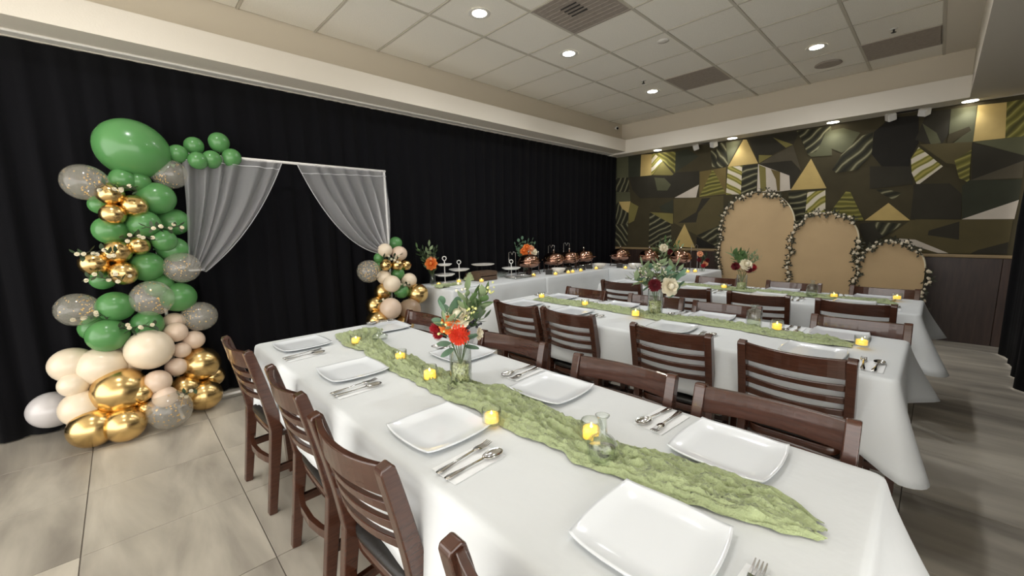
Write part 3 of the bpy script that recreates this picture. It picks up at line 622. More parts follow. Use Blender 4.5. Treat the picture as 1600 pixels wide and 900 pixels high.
for i,(n,x0,x1,y0,y1) in enumerate(TB):
    table('dining_table',x0,x1,y0,y1,f'long dining table under the white cloth of the {n} row')
    ears=[{0:(.10,.02),1:(.10,.02),3:(.05,.10),2:(.05,.05)},{0:(.09,.09),1:(.11,.02)},{0:(.13,.08),1:(.12,.0)}][i]
    cloth(x0,x1,y0,y1,ZT-.003,[.465,.47,.47][i],['white cloth draped over the front long table with orange flowers','white cloth draped over the middle long table','white cloth draped over the rear long table before the arches'][i],seed=i*7+1,ears=ears,group='white dining tablecloths')
table('buffet_table',-4.14,-3.47,2.46,5.28,'long buffet table along the black curtain, under white cloth')
table('buffet_table',-4.14,-2.10,5.38,6.08,'buffet table before the dark panelling, under white cloth')
cloth(-4.15,-3.46,2.45,3.90,ZT-.003,.12,'white floor-length cloth on the dessert end of the buffet',seed=31,wave=.05,group='buffet tablecloths',ears={1:(.02,.0),2:(.02,0),0:(.03,.02)})
cloth(-4.15,-3.45,3.92,5.33,ZT-.003,.12,'white floor-length cloth under the row of chafing dishes by the curtain',seed=37,wave=.04,group='buffet tablecloths',ears={0:(.02,.0),3:(.02,0),1:(.02,0)})
cloth(-4.15,-2.09,5.37,6.09,ZT-.003,.12,'white floor-length cloth on the rear buffet before the panelling',seed=41,wave=.05,group='buffet tablecloths')

# ============================================================ CHAIRS
def make_chair():
    c=empty('dining_chair'); W2=.205
    def py(z):  # rear post profile
        return -.035+.055*min(1,z/.43) if z<.43 else .02-.085*((z-.43)/.415)**1.25
    zs=[0,.12,.25,.36,.43,.5,.58,.66,.74,.80,.835,.845]
    for s in (-1,1):
        mb=MB(); hh=[.036,.04,.045,.05,.054,.054,.05,.047,.045,.043,.04,.026]
        mb.bar([(s*(W2-.002*z),py(z),z) for z in zs],.036,hh,wdir=(1,0,0)); p=mb.build('rear_post','wood',c)
        bv=p.modifiers.new('b','BEVEL'); bv.width=.004; bv.segments=2
    def slat(z0,z1,th,bow,name):
        mb=MB(); n=13; vs=[];fs=[]
        for k in range(n):
            u=-1+2*k/(n-1); x=u*(W2-.014); b=-bow*(1-u*u)
            for z,dy in ((z0,-th/2),(z0,th/2),(z1,th/2),(z1,-th/2)): vs.append((x,py((z0+z1)/2)*.5+py(z)*.5+b+dy,z-.006*(1-u*u)*(z==z1)))
        for k in range(n-1):
            for q in range(4): fs.append((k*4+q,k*4+(q+1)%4,k*4+4+(q+1)%4,k*4+4+q))
        fs+=[(3,2,1,0),(n*4-4,n*4-3,n*4-2,n*4-1)]
        o=mb.add(vs,fs,0,True).build(name,'wood',c); bv=o.modifiers.new('b','BEVEL'); bv.width=.003; bv.segments=2; bv.limit_method='ANGLE'
        o.data.polygons.foreach_set('use_smooth',[False]*len(o.data.polygons)); return o
    slat(.752,.838,.02,.035,'top_rail')
    for z in (.695,.637,.579): slat(z,z+.03,.018,.035,'slat')
    # seat: apron and padded cushion
    def seatshape(w0,w1,y0,y1,z0,z1,puff,name,m,e=.012):
        def ring(z,ins): 
            out=[]
            for k in range(40):
                a=2*PI*k/40; cx,sx=math.cos(a),math.sin(a); u=math.copysign(abs(cx)**.32,cx); v=math.copysign(abs(sx)**.32,sx)
                y=(y0+y1)/2+v*((y1-y0)/2-ins); t=(y-y0)/(y1-y0); w=w0+(w1-w0)*t; out.append((u*(w-ins),y,z))
            return out
        R_=[ring(z0,e),ring(z0+e*.6,0),ring(z1-e,0),ring(z1-e*.2,e),ring(z1+puff*.6,e*4.5),ring(z1+puff,.11),ring(z1+puff,.17)]
        vs=[q for r in R_ for q in r]; fs=[tuple(range(39,-1,-1)),tuple(range(240,280))]
        for i in range(6):
            for k in range(40): fs.append((i*40+k,i*40+(k+1)%40,i*40+40+(k+1)%40,i*40+40+k))
        return MB().add(vs,fs).build(name,m,c)
    seatshape(.193,.213,.008,.40,.375,.415,0,'apron','wood',.004)
    seatshape(.198,.222,.004,.415,.416,.452,.014,'seat_cushion','vinyl',.014)
    for s in (-1,1):
        o=MB().bar([(s*.193,.375,0),(s*.19,.365,.2),(s*.188,.36,.39)],[.03,.036,.04],[.03,.036,.04]).build('front_leg','wood',c)
        MB().bar([(s*.197,py(.2)+.015,.215),(s*.203,.18,.215),(s*.191,.36,.215)],.034,.02,wdir=(0,0,1)).build('side_stretcher','wood',c)
    MB().bar([(x,py(.25)-.035*(1-(x/.19)**2)+.01,.255) for x in (-.19,-.12,-.05,.05,.12,.19)],.034,.02,wdir=(0,0,1)).build('rear_stretcher','wood',c)
    MB().bar([(x,.37,.19) for x in (-.185,.185)],.03,.02,wdir=(0,0,1)).build('front_stretcher','wood',c)
    return c
chair=make_chair(); first=True
ordn=['first','second','third','fourth']
CH=[ # table, side, list of (left top, right top) measured at 0.845 high
('front','near',[(-2.385,.36,3),(-1.66,.385,-1),(-1.055,.375,3),(-.34,.36,0)]),
('front','far',[(-2.29,1.41,2),(-1.46,1.40,5),(-.83,1.405,4),(-.315,1.41,2)]),
('middle','near',[(-2.12,2.05,0),(-1.655,2.07,0),(-.955,2.065,2),(-.39,2.065,-2)]),
('middle','far',[(-2.15,2.98,-3),(-1.50,3.02,6),(-.98,3.02,4),(-.265,3.0,3)]),
('rear','near',[(-2.18,3.60,3),(-1.53,3.60,3),(-.955,3.605,4),(-.36,3.64,0)]),
('rear','far',[(-2.28,4.56,0),(-1.585,4.53,-4),(-.905,4.55,0),(-.275,4.60,0)])]
for tn,side,lst in CH:
    for k,(x,yt,a) in enumerate(lst):
        if side=='near': loc=(x,yt+.065,0); rz=R(a)
        else: loc=(x,yt-.065,0); rz=PI+R(a)
        lab=f'dark wooden ladder-back chair, {ordn[k]} from the curtain on the {side} side of the {tn} table'
        if first: chair.location=loc; chair.rotation_euler=(0,0,rz); tag(chair,lab,'chair','ladder-back dining chairs'); first=False
        else: clone(chair,loc,rz,lab,'ladder-back dining chairs')
# ============================================================ RUNNERS
def runner(name,pts,wid,label,seed):
    # crumpled gauze strip: pts = (x, ycentre, halfwidth)
    z0=ZT+.001; nx=int((pts[-1][0]-pts[0][0])/.0065); nv=46
    def at(x):
        for a,b in zip(pts,pts[1:]):
            if x<=b[0]: t=(x-a[0])/(b[0]-a[0]); t=t*t*(3-2*t); return a[1]+(b[1]-a[1])*t,a[2]+(b[2]-a[2])*t
        return pts[-1][1],pts[-1][2]
    def rdg(q): return max(0,1-abs(q)*2.2)**1.6
    def fn(u,v):
        x=pts[0][0]+(pts[-1][0]-pts[0][0])*u; c,hw=at(x); s=v*2-1
        edge=.02*N(x*7,seed,s*1.2)+.012*N(x*19,seed+2,s*2)
        y=c+s*(hw+edge)+.012*N(x*5,seed+8)
        xx=x+.02*N(s*3,seed,x*4)
        wx=x+.05*N(x*6,s*2,seed+12); cr=.55*rdg(N(wx*3.0,s*3.2+.6*N(x*4,seed),seed))+.5*rdg(N(wx*7-s*1.5,s*6.5,seed+4))+.42*rdg(N(wx*16,s*9+x*3,seed+6))+.22*rdg(N(wx*40,s*20,seed+9))-.2
        env=(1-abs(s)**3.5)*.85+.15; ee=min(1,min(u,1-u)*18+.25)
        z=z0+max(0.0,.002+.03*max(0,cr)*env*ee*wid)
        return (xx,y,z)
    o=MB().grid(fn,nx,nv).build(name,'runner'); return tag(o,label,'table runner','green gauze runners')
runner('table_runner',[(-2.50,.99,.10),(-2.38,1.0,.145),(-2.2,.93,.10),(-2.0,.92,.07),(-1.85,.905,.085),(-1.5,.89,.085),(-1.25,.895,.085),(-1.08,.93,.115),(-.9,.915,.105),(-.75,.90,.085),(-.6,.89,.085),(-.42,.93,.10),(-.3,.945,.09),(-.18,.965,.065),(-.11,.96,.04)],1.15,'green gauze runner crumpled along the front table',1)
runner('table_runner',[(-2.42,2.62,.05),(-2.2,2.62,.075),(-2.0,2.63,.09),(-1.8,2.65,.07),(-1.5,2.62,.07),(-1.25,2.60,.08),(-1.0,2.66,.07),(-.8,2.66,.06),(-.6,2.63,.075),(-.4,2.63,.075),(-.25,2.63,.05)],1.0,'green gauze runner crumpled along the middle table',11)
runner('table_runner',[(-2.35,4.22,.05),(-2.0,4.22,.07),(-1.6,4.24,.07),(-1.2,4.22,.08),(-.8,4.23,.06),(-.5,4.22,.06),(-.25,4.25,.06),(-.17,4.22,.04)],.9,'green gauze runner along the rear table',21)
# ============================================================ PLACE SETTINGS
def plate_mesh():
    n=33; a=.118
    def prof(m): # height over radius-like coordinate
        return .006 if m<.6 else .006+.011*((m-.6)/.4)**1.6
    vs=[];fs=[]
    for side,dz in ((0,0),(1,-.0045)):
        for j in range(n):
            for i in range(n):
                u,v=-1+2*i/(n-1),-1+2*j/(n-1); mx=(abs(u)**7+abs(v)**7)**(1/7)
                x=u*(a+.011*(1-v*v)); y=v*(a+.011*(1-u*u)); cr=0
                z=prof(mx)+cr+dz
                if side and max(abs(u),abs(v))<.6: z=.0005
                vs.append((x,y,max(z,.0)))
    N2=n*n
    for j in range(n-1):
        for i in range(n-1):
            q=(j*n+i,j*n+i+1,(j+1)*n+i+1,(j+1)*n+i); fs.append(q); fs.append(tuple(k+N2 for k in q[::-1]))
    b=[i for i in range(n)]+[j*n+n-1 for j in range(1,n)]+[(n-1)*n+i for i in range(n-2,-1,-1)]+[j*n for j in range(n-2,0,-1)]
    for k in range(len(b)): p,q=b[k],b[(k+1)%len(b)]; fs.append((q,p,p+N2,q+N2))
    return MB().add(vs,fs).mesh('square_plate','plate')
def handle(mb,l0,l1,w0,w1,z):
    # tapered handle along y from l0 to l1
    pts=[(0,l0,z+.004),(0,l0+.012,z+.0045),(0,(l0+l1)/2,z+.006),(0,l1,z+.008)]
    mb.bar(pts,[w0*.7,w0,w1*1.1,w1],[.002,.0025,.0025,.0025],wdir=(1,0,0),sm=True)
def fork_mesh():
    mb=MB(); handle(mb,-.095,.035,.017,.006,0)
    mb.bar([(0,.033,.008),(0,.045,.0075),(0,.058,.006)],[.006,.02,.023],.002,wdir=(1,0,0),sm=True)
    for k in range(4): x=-.0093+.0062*k; mb.bar([(x,.056,.006),(x,.08,.005),(x,.1,.009)],[.0042,.0038,.0022],.0018,wdir=(1,0,0))
    return mb.mesh('fork','steel')
def spoon_mesh():
    mb=MB(); handle(mb,-.095,.03,.017,.006,0); n=18
    vs=[(0,.062,.001)];fs=[]
    for ri,(r,z) in enumerate(((.5,.0025),(.85,.0065),(1,.0095),(1.03,.0085),(.8,.002),(.4,-.001))):
        for k in range(n): a=2*PI*k/n; vs.append((.020*r*math.cos(a),.062+.033*r*math.sin(a)*(1-.06*math.sin(a)),max(z,.0)))
    for k in range(n): fs.append((0,1+k,1+(k+1)%n))
    for i in range(5):
        for k in range(n): fs.append((1+i*n+k,1+(i+1)*n+k,1+(i+1)*n+(k+1)%n,1+i*n+(k+1)%n))
    fs.append(tuple(1+5*n+k for k in range(n)))
    return mb.add(vs,fs).mesh('spoon','steel')
def napkin_mesh():
    mb=MB(); mb.box((-.05,-.088,0),(.05,.088,.0012)); mb.add([(-.0495,-.0875,.0014),(.0495,-.0865,.0016),(.049,.0865,.0026),(-.049,.0865,.0018)],[(0,1,2,3)],0,False); return mb.mesh('napkin','napkin')
PM,FM,SM,NM=plate_mesh(),fork_mesh(),spoon_mesh(),napkin_mesh()
SET=[('front','near',[(-2.40,.672,2),(-1.765,.69,-1),(-1.035,.662,1),(-.345,.705,2)],.615),
('front','far',[(-2.42,1.185,-2),(-1.60,1.18,2),(-.985,1.145,3),(-.35,1.152,-1)],1.2),
('middle','near',[(-2.33,2.36,1),(-1.83,2.37,0),(-1.08,2.385,2),(-.37,2.36,-1)],2.31),
('middle','far',[(-2.3,2.80,0),(-1.70,2.80,1),(-1.01,2.83,2),(-.33,2.82,0)],2.82),
('rear','near',[(-2.3,4.03,0),(-1.62,4.03,1),(-.98,4.03,0),(-.40,4.04,0)],3.99),
('rear','far',[(-2.3,4.42,0),(-1.55,4.42,0),(-.96,4.41,1),(-.32,4.42,0)],4.42)]
for tn,side,lst,ny in SET:
    for k,(x,y,a) in enumerate(lst):
        w=f'{ordn[k]} setting from the curtain, {side} side of the {tn} table'
        tag(put('square_plate',PM,None,(x,y,ZT+.001),R(a)),'square white plate, '+w,'plate','square white plates')
        fz=ZT+.001; s=1 if side=='near' else -1
        if (tn,side,k) in (('front','far',0),): nx,nyy,on,ra=x-.08,y+.01,True,0
        elif (tn,side,k)==('front','far',1): nx,nyy,on,ra=x-.115,y+.005,True,0
        else: nx,nyy,on,ra=x+s*.215,ny,False,random.uniform(-5,5)
        if (tn,side,k)==('front','near',3): nx,nyy=-.145,.682
        rz=(0 if s>0 else PI)+R(ra); z=fz+(.0245 if on else 0)
        if not on:
            tag(put('napkin',NM,None,(nx,nyy,z),rz),'folded white paper napkin, '+w,'napkin','folded napkins'); z+=.003
        c,sn=math.cos(rz),math.sin(rz)
        for me_,nm,dx,dr in ((FM,'fork',-.022,4),(SM,'spoon',.024,-3)):
            tag(put(nm,me_,None,(nx+c*dx,nyy+sn*dx,z),rz+R(dr)),f'steel {nm}, '+w,nm,nm+'s at the settings')
# ============================================================ CANDLES and small glass
def votive(kind):
    e=empty('votive_candle')
    r,h=(.031,.05) if kind==0 else (.036,.062)
    if kind==0: prof=[(r*.93,.001),(r,.008),(r,h),(r-.0025,h),(r-.0025,.008),(.001,.006)]
    else: prof=[(r*.7,.001),(r,.02),(r*1.02,.035),(r*.8,h),(r*.8-.002,h),(r-.003,.034),(.001,.006)]
    MB().lathe(prof,24,cap1=False).build('glass_cup','glass',e)
    q=.76 if kind==0 else .66
    MB().lathe([(r*q,.008),(r*q,h*.62),(r*q*.7,h*.60),(.003,h*.59)],20).build('candle','wax',e)
    MB().lathe([(.001,h*.59),(.005,h*.66),(.0035,h*.75),(.0005,h*.86)],10).build('flame','flame',e)
    return e
VA,VB=votive(0),votive(1); used=[False,False]
def cand(x,y,z,kind,label,group):
    b=(VA,VB)[kind]
    if not used[kind]: used[kind]=True; b.location=(x,y,z); return tag(b,label,'candle',group)
    clone(b,(x,y,z),0,label,group)['category']='candle'
G='glowing votive candles'
zr=ZT+.012
for x,y,k,l in ((-2.17,.88,0,'glowing yellow votive nearest the curtain on the front green runner'),(-1.725,.905,0,'glowing yellow votive, second from the curtain on the front runner'),(-1.40,.862,1,'glowing votive in rounded glass beside the orange bouquet vase'),(-.93,.79,0,'glowing votive beside the front runner, near the third plate'),(-.645,.925,1,'tall glowing votive in rounded glass behind the bud vase'),
 (-2.385,2.645,0,'glowing votive nearest the curtain on the middle runner'),(-1.885,2.60,0,'glowing votive, second from the curtain on the middle runner'),(-1.39,2.50,1,'glowing votive in rounded glass beside the wine-red bouquet'),(-.60,2.70,1,'glowing votive in rounded glass beside the clear bottle, middle table'),(-.215,2.62,0,'glowing votive at the right end of the middle runner'),
 (-2.24,4.14,0,'glowing votive nearest the curtain on the rear table'),(-1.40,4.20,0,'glowing votive left of the rear bouquet'),(-.55,4.21,0,'glowing votive right of the bottle on the rear table'),(-.18,4.40,0,'glowing votive at the right end of the rear table')):
    cand(x,y,zr if k==0 else zr,k,l,G)
def jar(name,prof,loc,label,cat,n=28,fill=None):
    e=empty(name,loc); tag(e,label,cat); MB().lathe(prof,n,cap1=False).build('glass_body','glass',e)
    if fill: MB().lathe(fill,n).build('water','water',e)
    return e
jar('bud_vase',[(.032,.001),(.038,.006),(.04,.045),(.03,.062),(.013,.075),(.012,.115),(.019,.125),(.016,.125),(.0095,.113),(.010,.076),(.027,.06),(.036,.045),(.034,.008),(.001,.006)],(-.565,.86,zr),'clear glass bud vase with slim neck on the front runner','vase',fill=[(.033,.008),(.035,.035),(.001,.0352)])
jar('bud_vase',[(.035,.001),(.043,.006),(.044,.024),(.03,.036),(.013,.044),(.012,.056),(.016,.06),(.013,.06),(.009,.045),(.027,.035),(.040,.022),(.038,.008),(.001,.005)],(-2.15,1.01,zr),'squat clear glass bud vase beside the runner, front table','vase')
jar('glass_bottle',[(.036,.001),(.042,.006),(.042,.095),(.03,.108),(.018,.112),(.017,.125),(.024,.13),(.024,.136),(.014,.136),(.013,.112),(.026,.105),(.038,.092),(.038,.008),(.001,.006)],(-.72,2.70,zr),'clear glass bottle with rimmed neck on the middle table','bottle',fill=[(.036,.008),(.037,.05),(.001,.0505)])
jar('glass_bottle',[(.036,.001),(.042,.006),(.042,.075),(.034,.095),(.014,.105),(.013,.125),(.02,.13),(.02,.134),(.010,.134),(.010,.105),(.03,.093),(.038,.073),(.038,.008),(.001,.006)],(-.70,4.21,zr),'clear glass bottle with rimmed neck on the rear table','bottle',fill=[(.036,.008),(.037,.055),(.001,.0555)])
# ============================================================ FLOWERS
def basis(d):
    d=Vector(d).normalized(); a=d.cross(Vector((0,0,1)) if abs(d.z)<.95 else Vector((1,0,0))).normalized(); return a,d.cross(a),d
def petal(mb,c,out,up,L,w,curl,n=4):
    side=out.cross(up).normalized(); vs=[];fs=[]
    for i in range(n+1):
        t=i/n; ww=w*math.sin(PI*min(.97,.18+.75*t))**.7; q=c+out*(L*t*(1-.25*curl*t))+up*(L*curl*t*t)
        vs+=[q-side*ww,q+up*(-.12*ww),q+side*ww]
    for i in range(n):
        for k in range(2): fs.append((i*3+k,i*3+k+1,i*3+3+k+1,i*3+3+k))
    mb.add(vs,fs)
def rose_mesh(r,m,rings=5,seed=1):
    rnd=random.Random(seed); mb=MB(); up=Vector((0,0,1))
    mb.sphere((0,0,r*.25),r*.42,10,7,sc=(1,1,1.1))
    for k in range(rings):
        t=k/(rings-1); n=4+k; 
        for i in range(n):
            a=2*PI*i/n+k*.7+rnd.uniform(-.1,.1); out=Vector((math.cos(a),math.sin(a),0)); c=out*(r*(.10+.28*t))+up*(r*(.05-.15*t))
            d=(out*(.25+.85*t)+up*(1.0-.75*t)).normalized(); petal(mb,c,d,(up-out*.3).normalized() if t>.3 else (up*.2-out).normalized(),r*(.62+.2*t),r*(.36+.14*t),.35-.5*t if t>.5 else .25)
    return mb.mesh('rose',m)
def mum_mesh(r,m,seed=2):
    rnd=random.Random(seed); mb=MB(); up=Vector((0,0,1)); mb.sphere((0,0,.1*r),r*.5,10,7)
    for k in range(8):
        t=k/7; n=9+2*k
        for i in range(n):
            a=2*PI*(i+.5*(k%2))/n+rnd.uniform(-.1,.1); out=Vector((math.cos(a),math.sin(a),0)); el=1.35-1.55*t
            d=out*math.cos(el)+up*math.sin(el); petal(mb,d*(r*.3),d,(up-out*.1).normalized(),r*(.62+.1*rnd.random()),r*.095,.15,3)
    return mb.mesh('chrysanthemum',m)
def leaf_mesh(L,w,m,curl=.25,fold=.2,rnd=False):
    mb=MB(); vs=[];fs=[]; n=6
    for i in range(n+1):
        t=i/n; ww=w*(math.sin(PI*min(.985,max(.015,t)))**(.5 if rnd else .85)); z=curl*L*t*t
        vs+=[(-ww,L*t,z+fold*ww),(0,L*t,z),(ww,L*t,z+fold*ww)]
    for i in range(n):
        for k in range(2): fs.append((i*3+k,i*3+k+1,i*3+4+k,i*3+3+k))
    return mb.add(vs,fs).mesh('leaf',m)
def orient(o,d,roll=0):
    a,b,c=basis(d); q=Matrix((a,b,c)).transposed().to_quaternion(); o.rotation_mode='QUATERNION'; o.rotation_quaternion=q@Matrix.Rotation(roll,3,'Z').to_quaternion()
def orient_y(o,d,roll=0):
    a,b,c=basis(d); q=Matrix((a,c,-b)).transposed().to_quaternion(); o.rotation_mode='QUATERNION'; o.rotation_quaternion=q@Matrix.Rotation(roll,3,'Y').to_quaternion()
FL={}
def flower(parent,kind,pos,face,r):
    key=(kind,round(r,3))
    if key not in FL: FL[key]=(mum_mesh if kind in ('red_f','wine_f','crimson_f') else rose_mesh)(r,kind)
    o=put('flower',FL[key],parent,pos); orient(o,face,random.random()*6); return o
LF={'euc':leaf_mesh(.055,.027,'eucalyptus',.1,.1,True),'eucs':leaf_mesh(.036,.017,'eucalyptus',.1,.1,True),'pale':leaf_mesh(.06,.013,'leaf_pale'),'leaf':leaf_mesh(.055,.014,'leaf'),'dark':leaf_mesh(.05,.012,'leaf_dark'),'fern':leaf_mesh(.03,.006,'leaf_pale')}
def leaf(parent,kind,pos,d,s=1,roll=0):
    o=put('leaf',LF[kind],parent,pos); orient_y(o,d,roll); o.scale=(s,s,s); return o
def sprig(parent,base,tip,kind,n,s=1,stemmat='stem',bow=.02):
    base,tip=Vector(base),Vector(tip); pts=[base.lerp(tip,t/6)+Vector((0,0,bow*math.sin(PI*t/6))) for t in range(7)]
    MB().tube(pts,.0016,5).build('stem',stemmat,parent); d=(tip-base).normalized(); a,b,_=basis(d)
    for i in range(n):
        t=.3+.7*i/max(1,n-1); q=pts[int(t*6)] if t<1 else pts[6]; an=i*2.4; out=a*math.cos(an)+b*math.sin(an)
        leaf(parent,kind,q,(d*.6+out).normalized() if i<n-1 else d,s*random.uniform(.8,1.1),random.uniform(-.6,.6))
def blossoms(parent,center,n,spread,m,r=.007,name='blossom'):
    c=Vector(center); mb=MB()
    for i in range(n): mb.sphere(c+Vector([random.gauss(0,spread) for _ in range(3)]),r*random.uniform(.7,1.2),6,4)
    o=mb.build(name,m,parent); o['kind']='stuff'; return o
def vase(loc,label,r=.046,h=.165,bead=.095,bouq=''):
    e=empty('glass_vase',loc); tag(e,label,'vase','bouquet vases')
    MB().lathe([(r*.97,.001),(r,.006),(r,h),(r-.003,h),(r-.003,.01),(.001,.009)],32,cap1=False).build('glass_body','glass',e)
    MB().lathe([(r-.004,.0105),(r-.004,bead),(.001,bead+.0005)],28).build('water','water',e)
    mb=MB(); rnd=random.Random(4)
    for i in range(230):
        a=rnd.random()*6.28; rr=(r-.011)*math.sqrt(rnd.random())
        mb.sphere((rr*math.cos(a),rr*math.sin(a),.017+rnd.random()*(bead-.022)),.0062,6,4)
    o=mb.build('glass_beads','beads',e); o['kind']='stuff'
    return e
def bouquet(loc,label,stems=8,h=.17,r=.03):
    b=empty('flower_bouquet',loc); tag(b,label,'bouquet','table bouquets')
    for i in range(stems):
        a=6.28*i/stems; MB().tube([(-r*.7*math.cos(a),-r*.7*math.sin(a),.012),(0.2*r*math.cos(a),.2*r*math.sin(a),h*.6),(r*1.3*math.cos(a),r*1.3*math.sin(a),h*1.15)],.0019,5).build('stem','stem',b)
    return b
# front bouquet (cr = direction to camera side, roughly (.8,-.6))
rt=Vector((.69,.72,0)); fw=Vector((.72,-.69,0))
def at(b,right,up,front=0): return rt*right+Vector((0,0,up))+fw*front
vl=(-1.27,.925,ZT+.004); vase(vl,'clear cylinder vase of glass beads holding the orange and red bouquet',r=.043,h=.165)
B_=bouquet(vl,'bouquet of orange, red and white flowers with eucalyptus, front table')
flower(B_,'red_f',at(B_,.006,.222,.045),fw+Vector((0,0,.25)),.045)
flower(B_,'orange_f',at(B_,-.034,.262,.03),fw+Vector((0,0,.9))-rt*.4,.036)
flower(B_,'white_f',at(B_,-.003,.285,.012),Vector((0,0,1))+fw*.7,.05)
flower(B_,'crimson_f',at(B_,-.085,.235,.0),-rt+fw*.4+Vector((0,0,.3)),.032)
flower(B_,'crimson_f',at(B_,-.08,.205,-.02),-rt+fw*.2,.028)
flower(B_,'white_f',at(B_,.075,.205,-.03),rt+fw*.3,.022)
for dx,dz,df,s,di in ((-.055,.315,.0,1.15,(-.4,.9)),(-.02,.315,.01,1.4,(.15,1)),(-.045,.285,.02,1.1,(-.6,.1)),(-.01,.29,.03,1.0,(.4,.5)),(.02,.195,.03,1.1,(1,-.3)),(-.018,.185,.03,1.1,(-.7,-.5)),(.025,.225,.04,1,(.8,.3)),(-.03,.205,.03,1,(-1,-.1)),(.01,.215,.0,1.2,(1,.1)),(-.03,.225,.03,1,(-.9,.4))):
    leaf(B_,'euc',at(B_,dx,dz-.02,df),rt*di[0]+Vector((0,0,di[1]))+fw*.25,s,random.uniform(-.3,.3))
sprig(B_,at(B_,-.02,.2),at(B_,-.06,.33),'eucs',5); sprig(B_,at(B_,.02,.2),at(B_,.06,.36),'leaf',9,1.2); sprig(B_,at(B_,.02,.2,-.03),at(B_,.10,.35,-.02),'leaf',10,1.2); sprig(B_,at(B_,.03,.2),at(B_,.035,.38),'pale',9)
sprig(B_,at(B_,.0,.2,.02),at(B_,.10,.28,.03),'dark',9); sprig(B_,at(B_,-.03,.2,.02),at(B_,-.05,.27,.05),'pale',7)
for q,n,m_ in (((.115,.385,-.01),14,'blossom'),((.02,.40,0),8,'white_f'),((.05,.31,.02),14,'blossom'),((-.05,.255,.045),8,'blossom')): blossoms(B_,at(B_,*q),n,.014,m_,.005)
blossoms(B_,at(B_,.06,.265,.035),22,.016,'berry',.0055,'berries')
sprig(B_,at(B_,.03,.22),at(B_,.115,.375,-.01),'pale',7)
# middle bouquet
vl=(-1.32,2.64,ZT+.004); vase(vl,'clear cylinder vase of glass beads with wine-red and white bouquet',r=.05,h=.19,bead=.11)
B_=bouquet(vl,'bouquet with a wine-red bloom, a white rose and pale greenery, middle table',h=.19)
flower(B_,'wine_f',at(B_,-.03,.225,.06),fw+Vector((0,0,.25))-rt*.2,.05); flower(B_,'white_f',at(B_,.075,.215,.06),fw+rt*.2+Vector((0,0,.2)),.055)
for i in range(11):
    a=-1.25+2.5*i/10; sprig(B_,at(B_,.02*math.sin(a),.19),at(B_,.19*math.sin(a),.2+.2*math.cos(a)*random.uniform(.75,1.1),random.uniform(-.06,.06)),['pale','eucs','pale'][i%3],9,1.2)
for dx,dz in ((.13,.27),(.15,.22),(.12,.19),(.1,.15),(.09,.27),(-.08,.2),(.16,.3)): leaf(B_,'euc',at(B_,dx-.02,dz-.02,.03),rt*.6+Vector((0,0,.5))+fw*.3,1.3,random.uniform(-.5,.5))
for k in range(9): blossoms(B_,at(B_,random.uniform(-.13,.13),random.uniform(.28,.37),.03),7,.014,'white_f',.005)
# rear bouquet
vl=(-1.25,4.215,ZT+.004); vase(vl,'clear cylinder vase with red and white flowers before the tall arch',r=.045,h=.15,bead=.08)
B_=bouquet(vl,'bouquet of dark red and white flowers with fern sprays, rear table',h=.16)
flower(B_,'wine_f',at(B_,-.085,.235,.03),fw-rt*.5+Vector((0,0,.3)),.042); flower(B_,'white_f',at(B_,.01,.25,.04),fw+Vector((0,0,.6)),.05); flower(B_,'crimson_f',at(B_,.07,.22,.03),fw+rt*.5+Vector((0,0,.2)),.042); flower(B_,'wine_f',at(B_,.03,.205,.05),fw,.035)
for dx,dz in ((-.1,.36),(-.02,.35),(.05,.37),(.13,.36),(.17,.3),(.0,.33),(.1,.33)): sprig(B_,at(B_,dx*.2,.18),at(B_,dx,dz,-.02),'fern' if dx>0 else 'leaf',14,1.4)
for dx,dz in ((.12,.2),(-.06,.19),(.09,.17)): leaf(B_,'leaf',at(B_,dx*.5,dz,.03),rt*dx*10+fw*.3,1.2)
# ============================================================ BUFFET
zb=ZT+.002
def chafer():
    e=empty('chafing_dish'); r=.15
    MB().lathe([(r*.55,.095),(r*.9,.115),(r,.15),(r*1.02,.165),(r*.97,.166),(r*.9,.14),(.01,.12)],36).build('food_pan','copper',e)
    MB().lathe([(r*1.03,.160),(r*1.04,.172),(r*.99,.178)],36,cap0=False,cap1=False).build('rim','copper',e)
    lid=MB().lathe([(r*.99,.178),(r*.97,.20),(r*.86,.235),(r*.62,.262),(r*.3,.276),(.012,.28)],36).build('lid','copper',e)
    MB().lathe([(.006,.278),(.007,.292),(.016,.302),(.017,.312),(.008,.322),(.001,.323)],14).build('knob','chrome',lid)
    for s in (-1,1):
        MB().tube([(s*r*.98,-.045,.165),(s*(r+.03),-.04,.17),(s*(r+.04),0,.172),(s*(r+.03),.04,.17),(s*r*.98,.045,.165)],.006,6).build('handle','copper',e)
    for k in range(4):
        a=PI/4+k*PI/2; MB().tube([(r*1.05*math.cos(a),r*1.05*math.sin(a),.0),(r*.95*math.cos(a),r*.95*math.sin(a),.05),(r*1.0*math.cos(a),r*1.0*math.sin(a),.15)],.006,6).build('leg','copper_dark',e)
    MB().tube([(r*.97*math.cos(2*PI*k/24),r*.97*math.sin(2*PI*k/24),.045) for k in range(24)],.005,6,closed=True).build('stand_ring','copper_dark',e)
    MB().lathe([(.04,.0),(.042,.005),(.042,.045),(.02,.05)],18).build('burner','black_metal',e)
    return e
cdsh=chafer(); f1=True
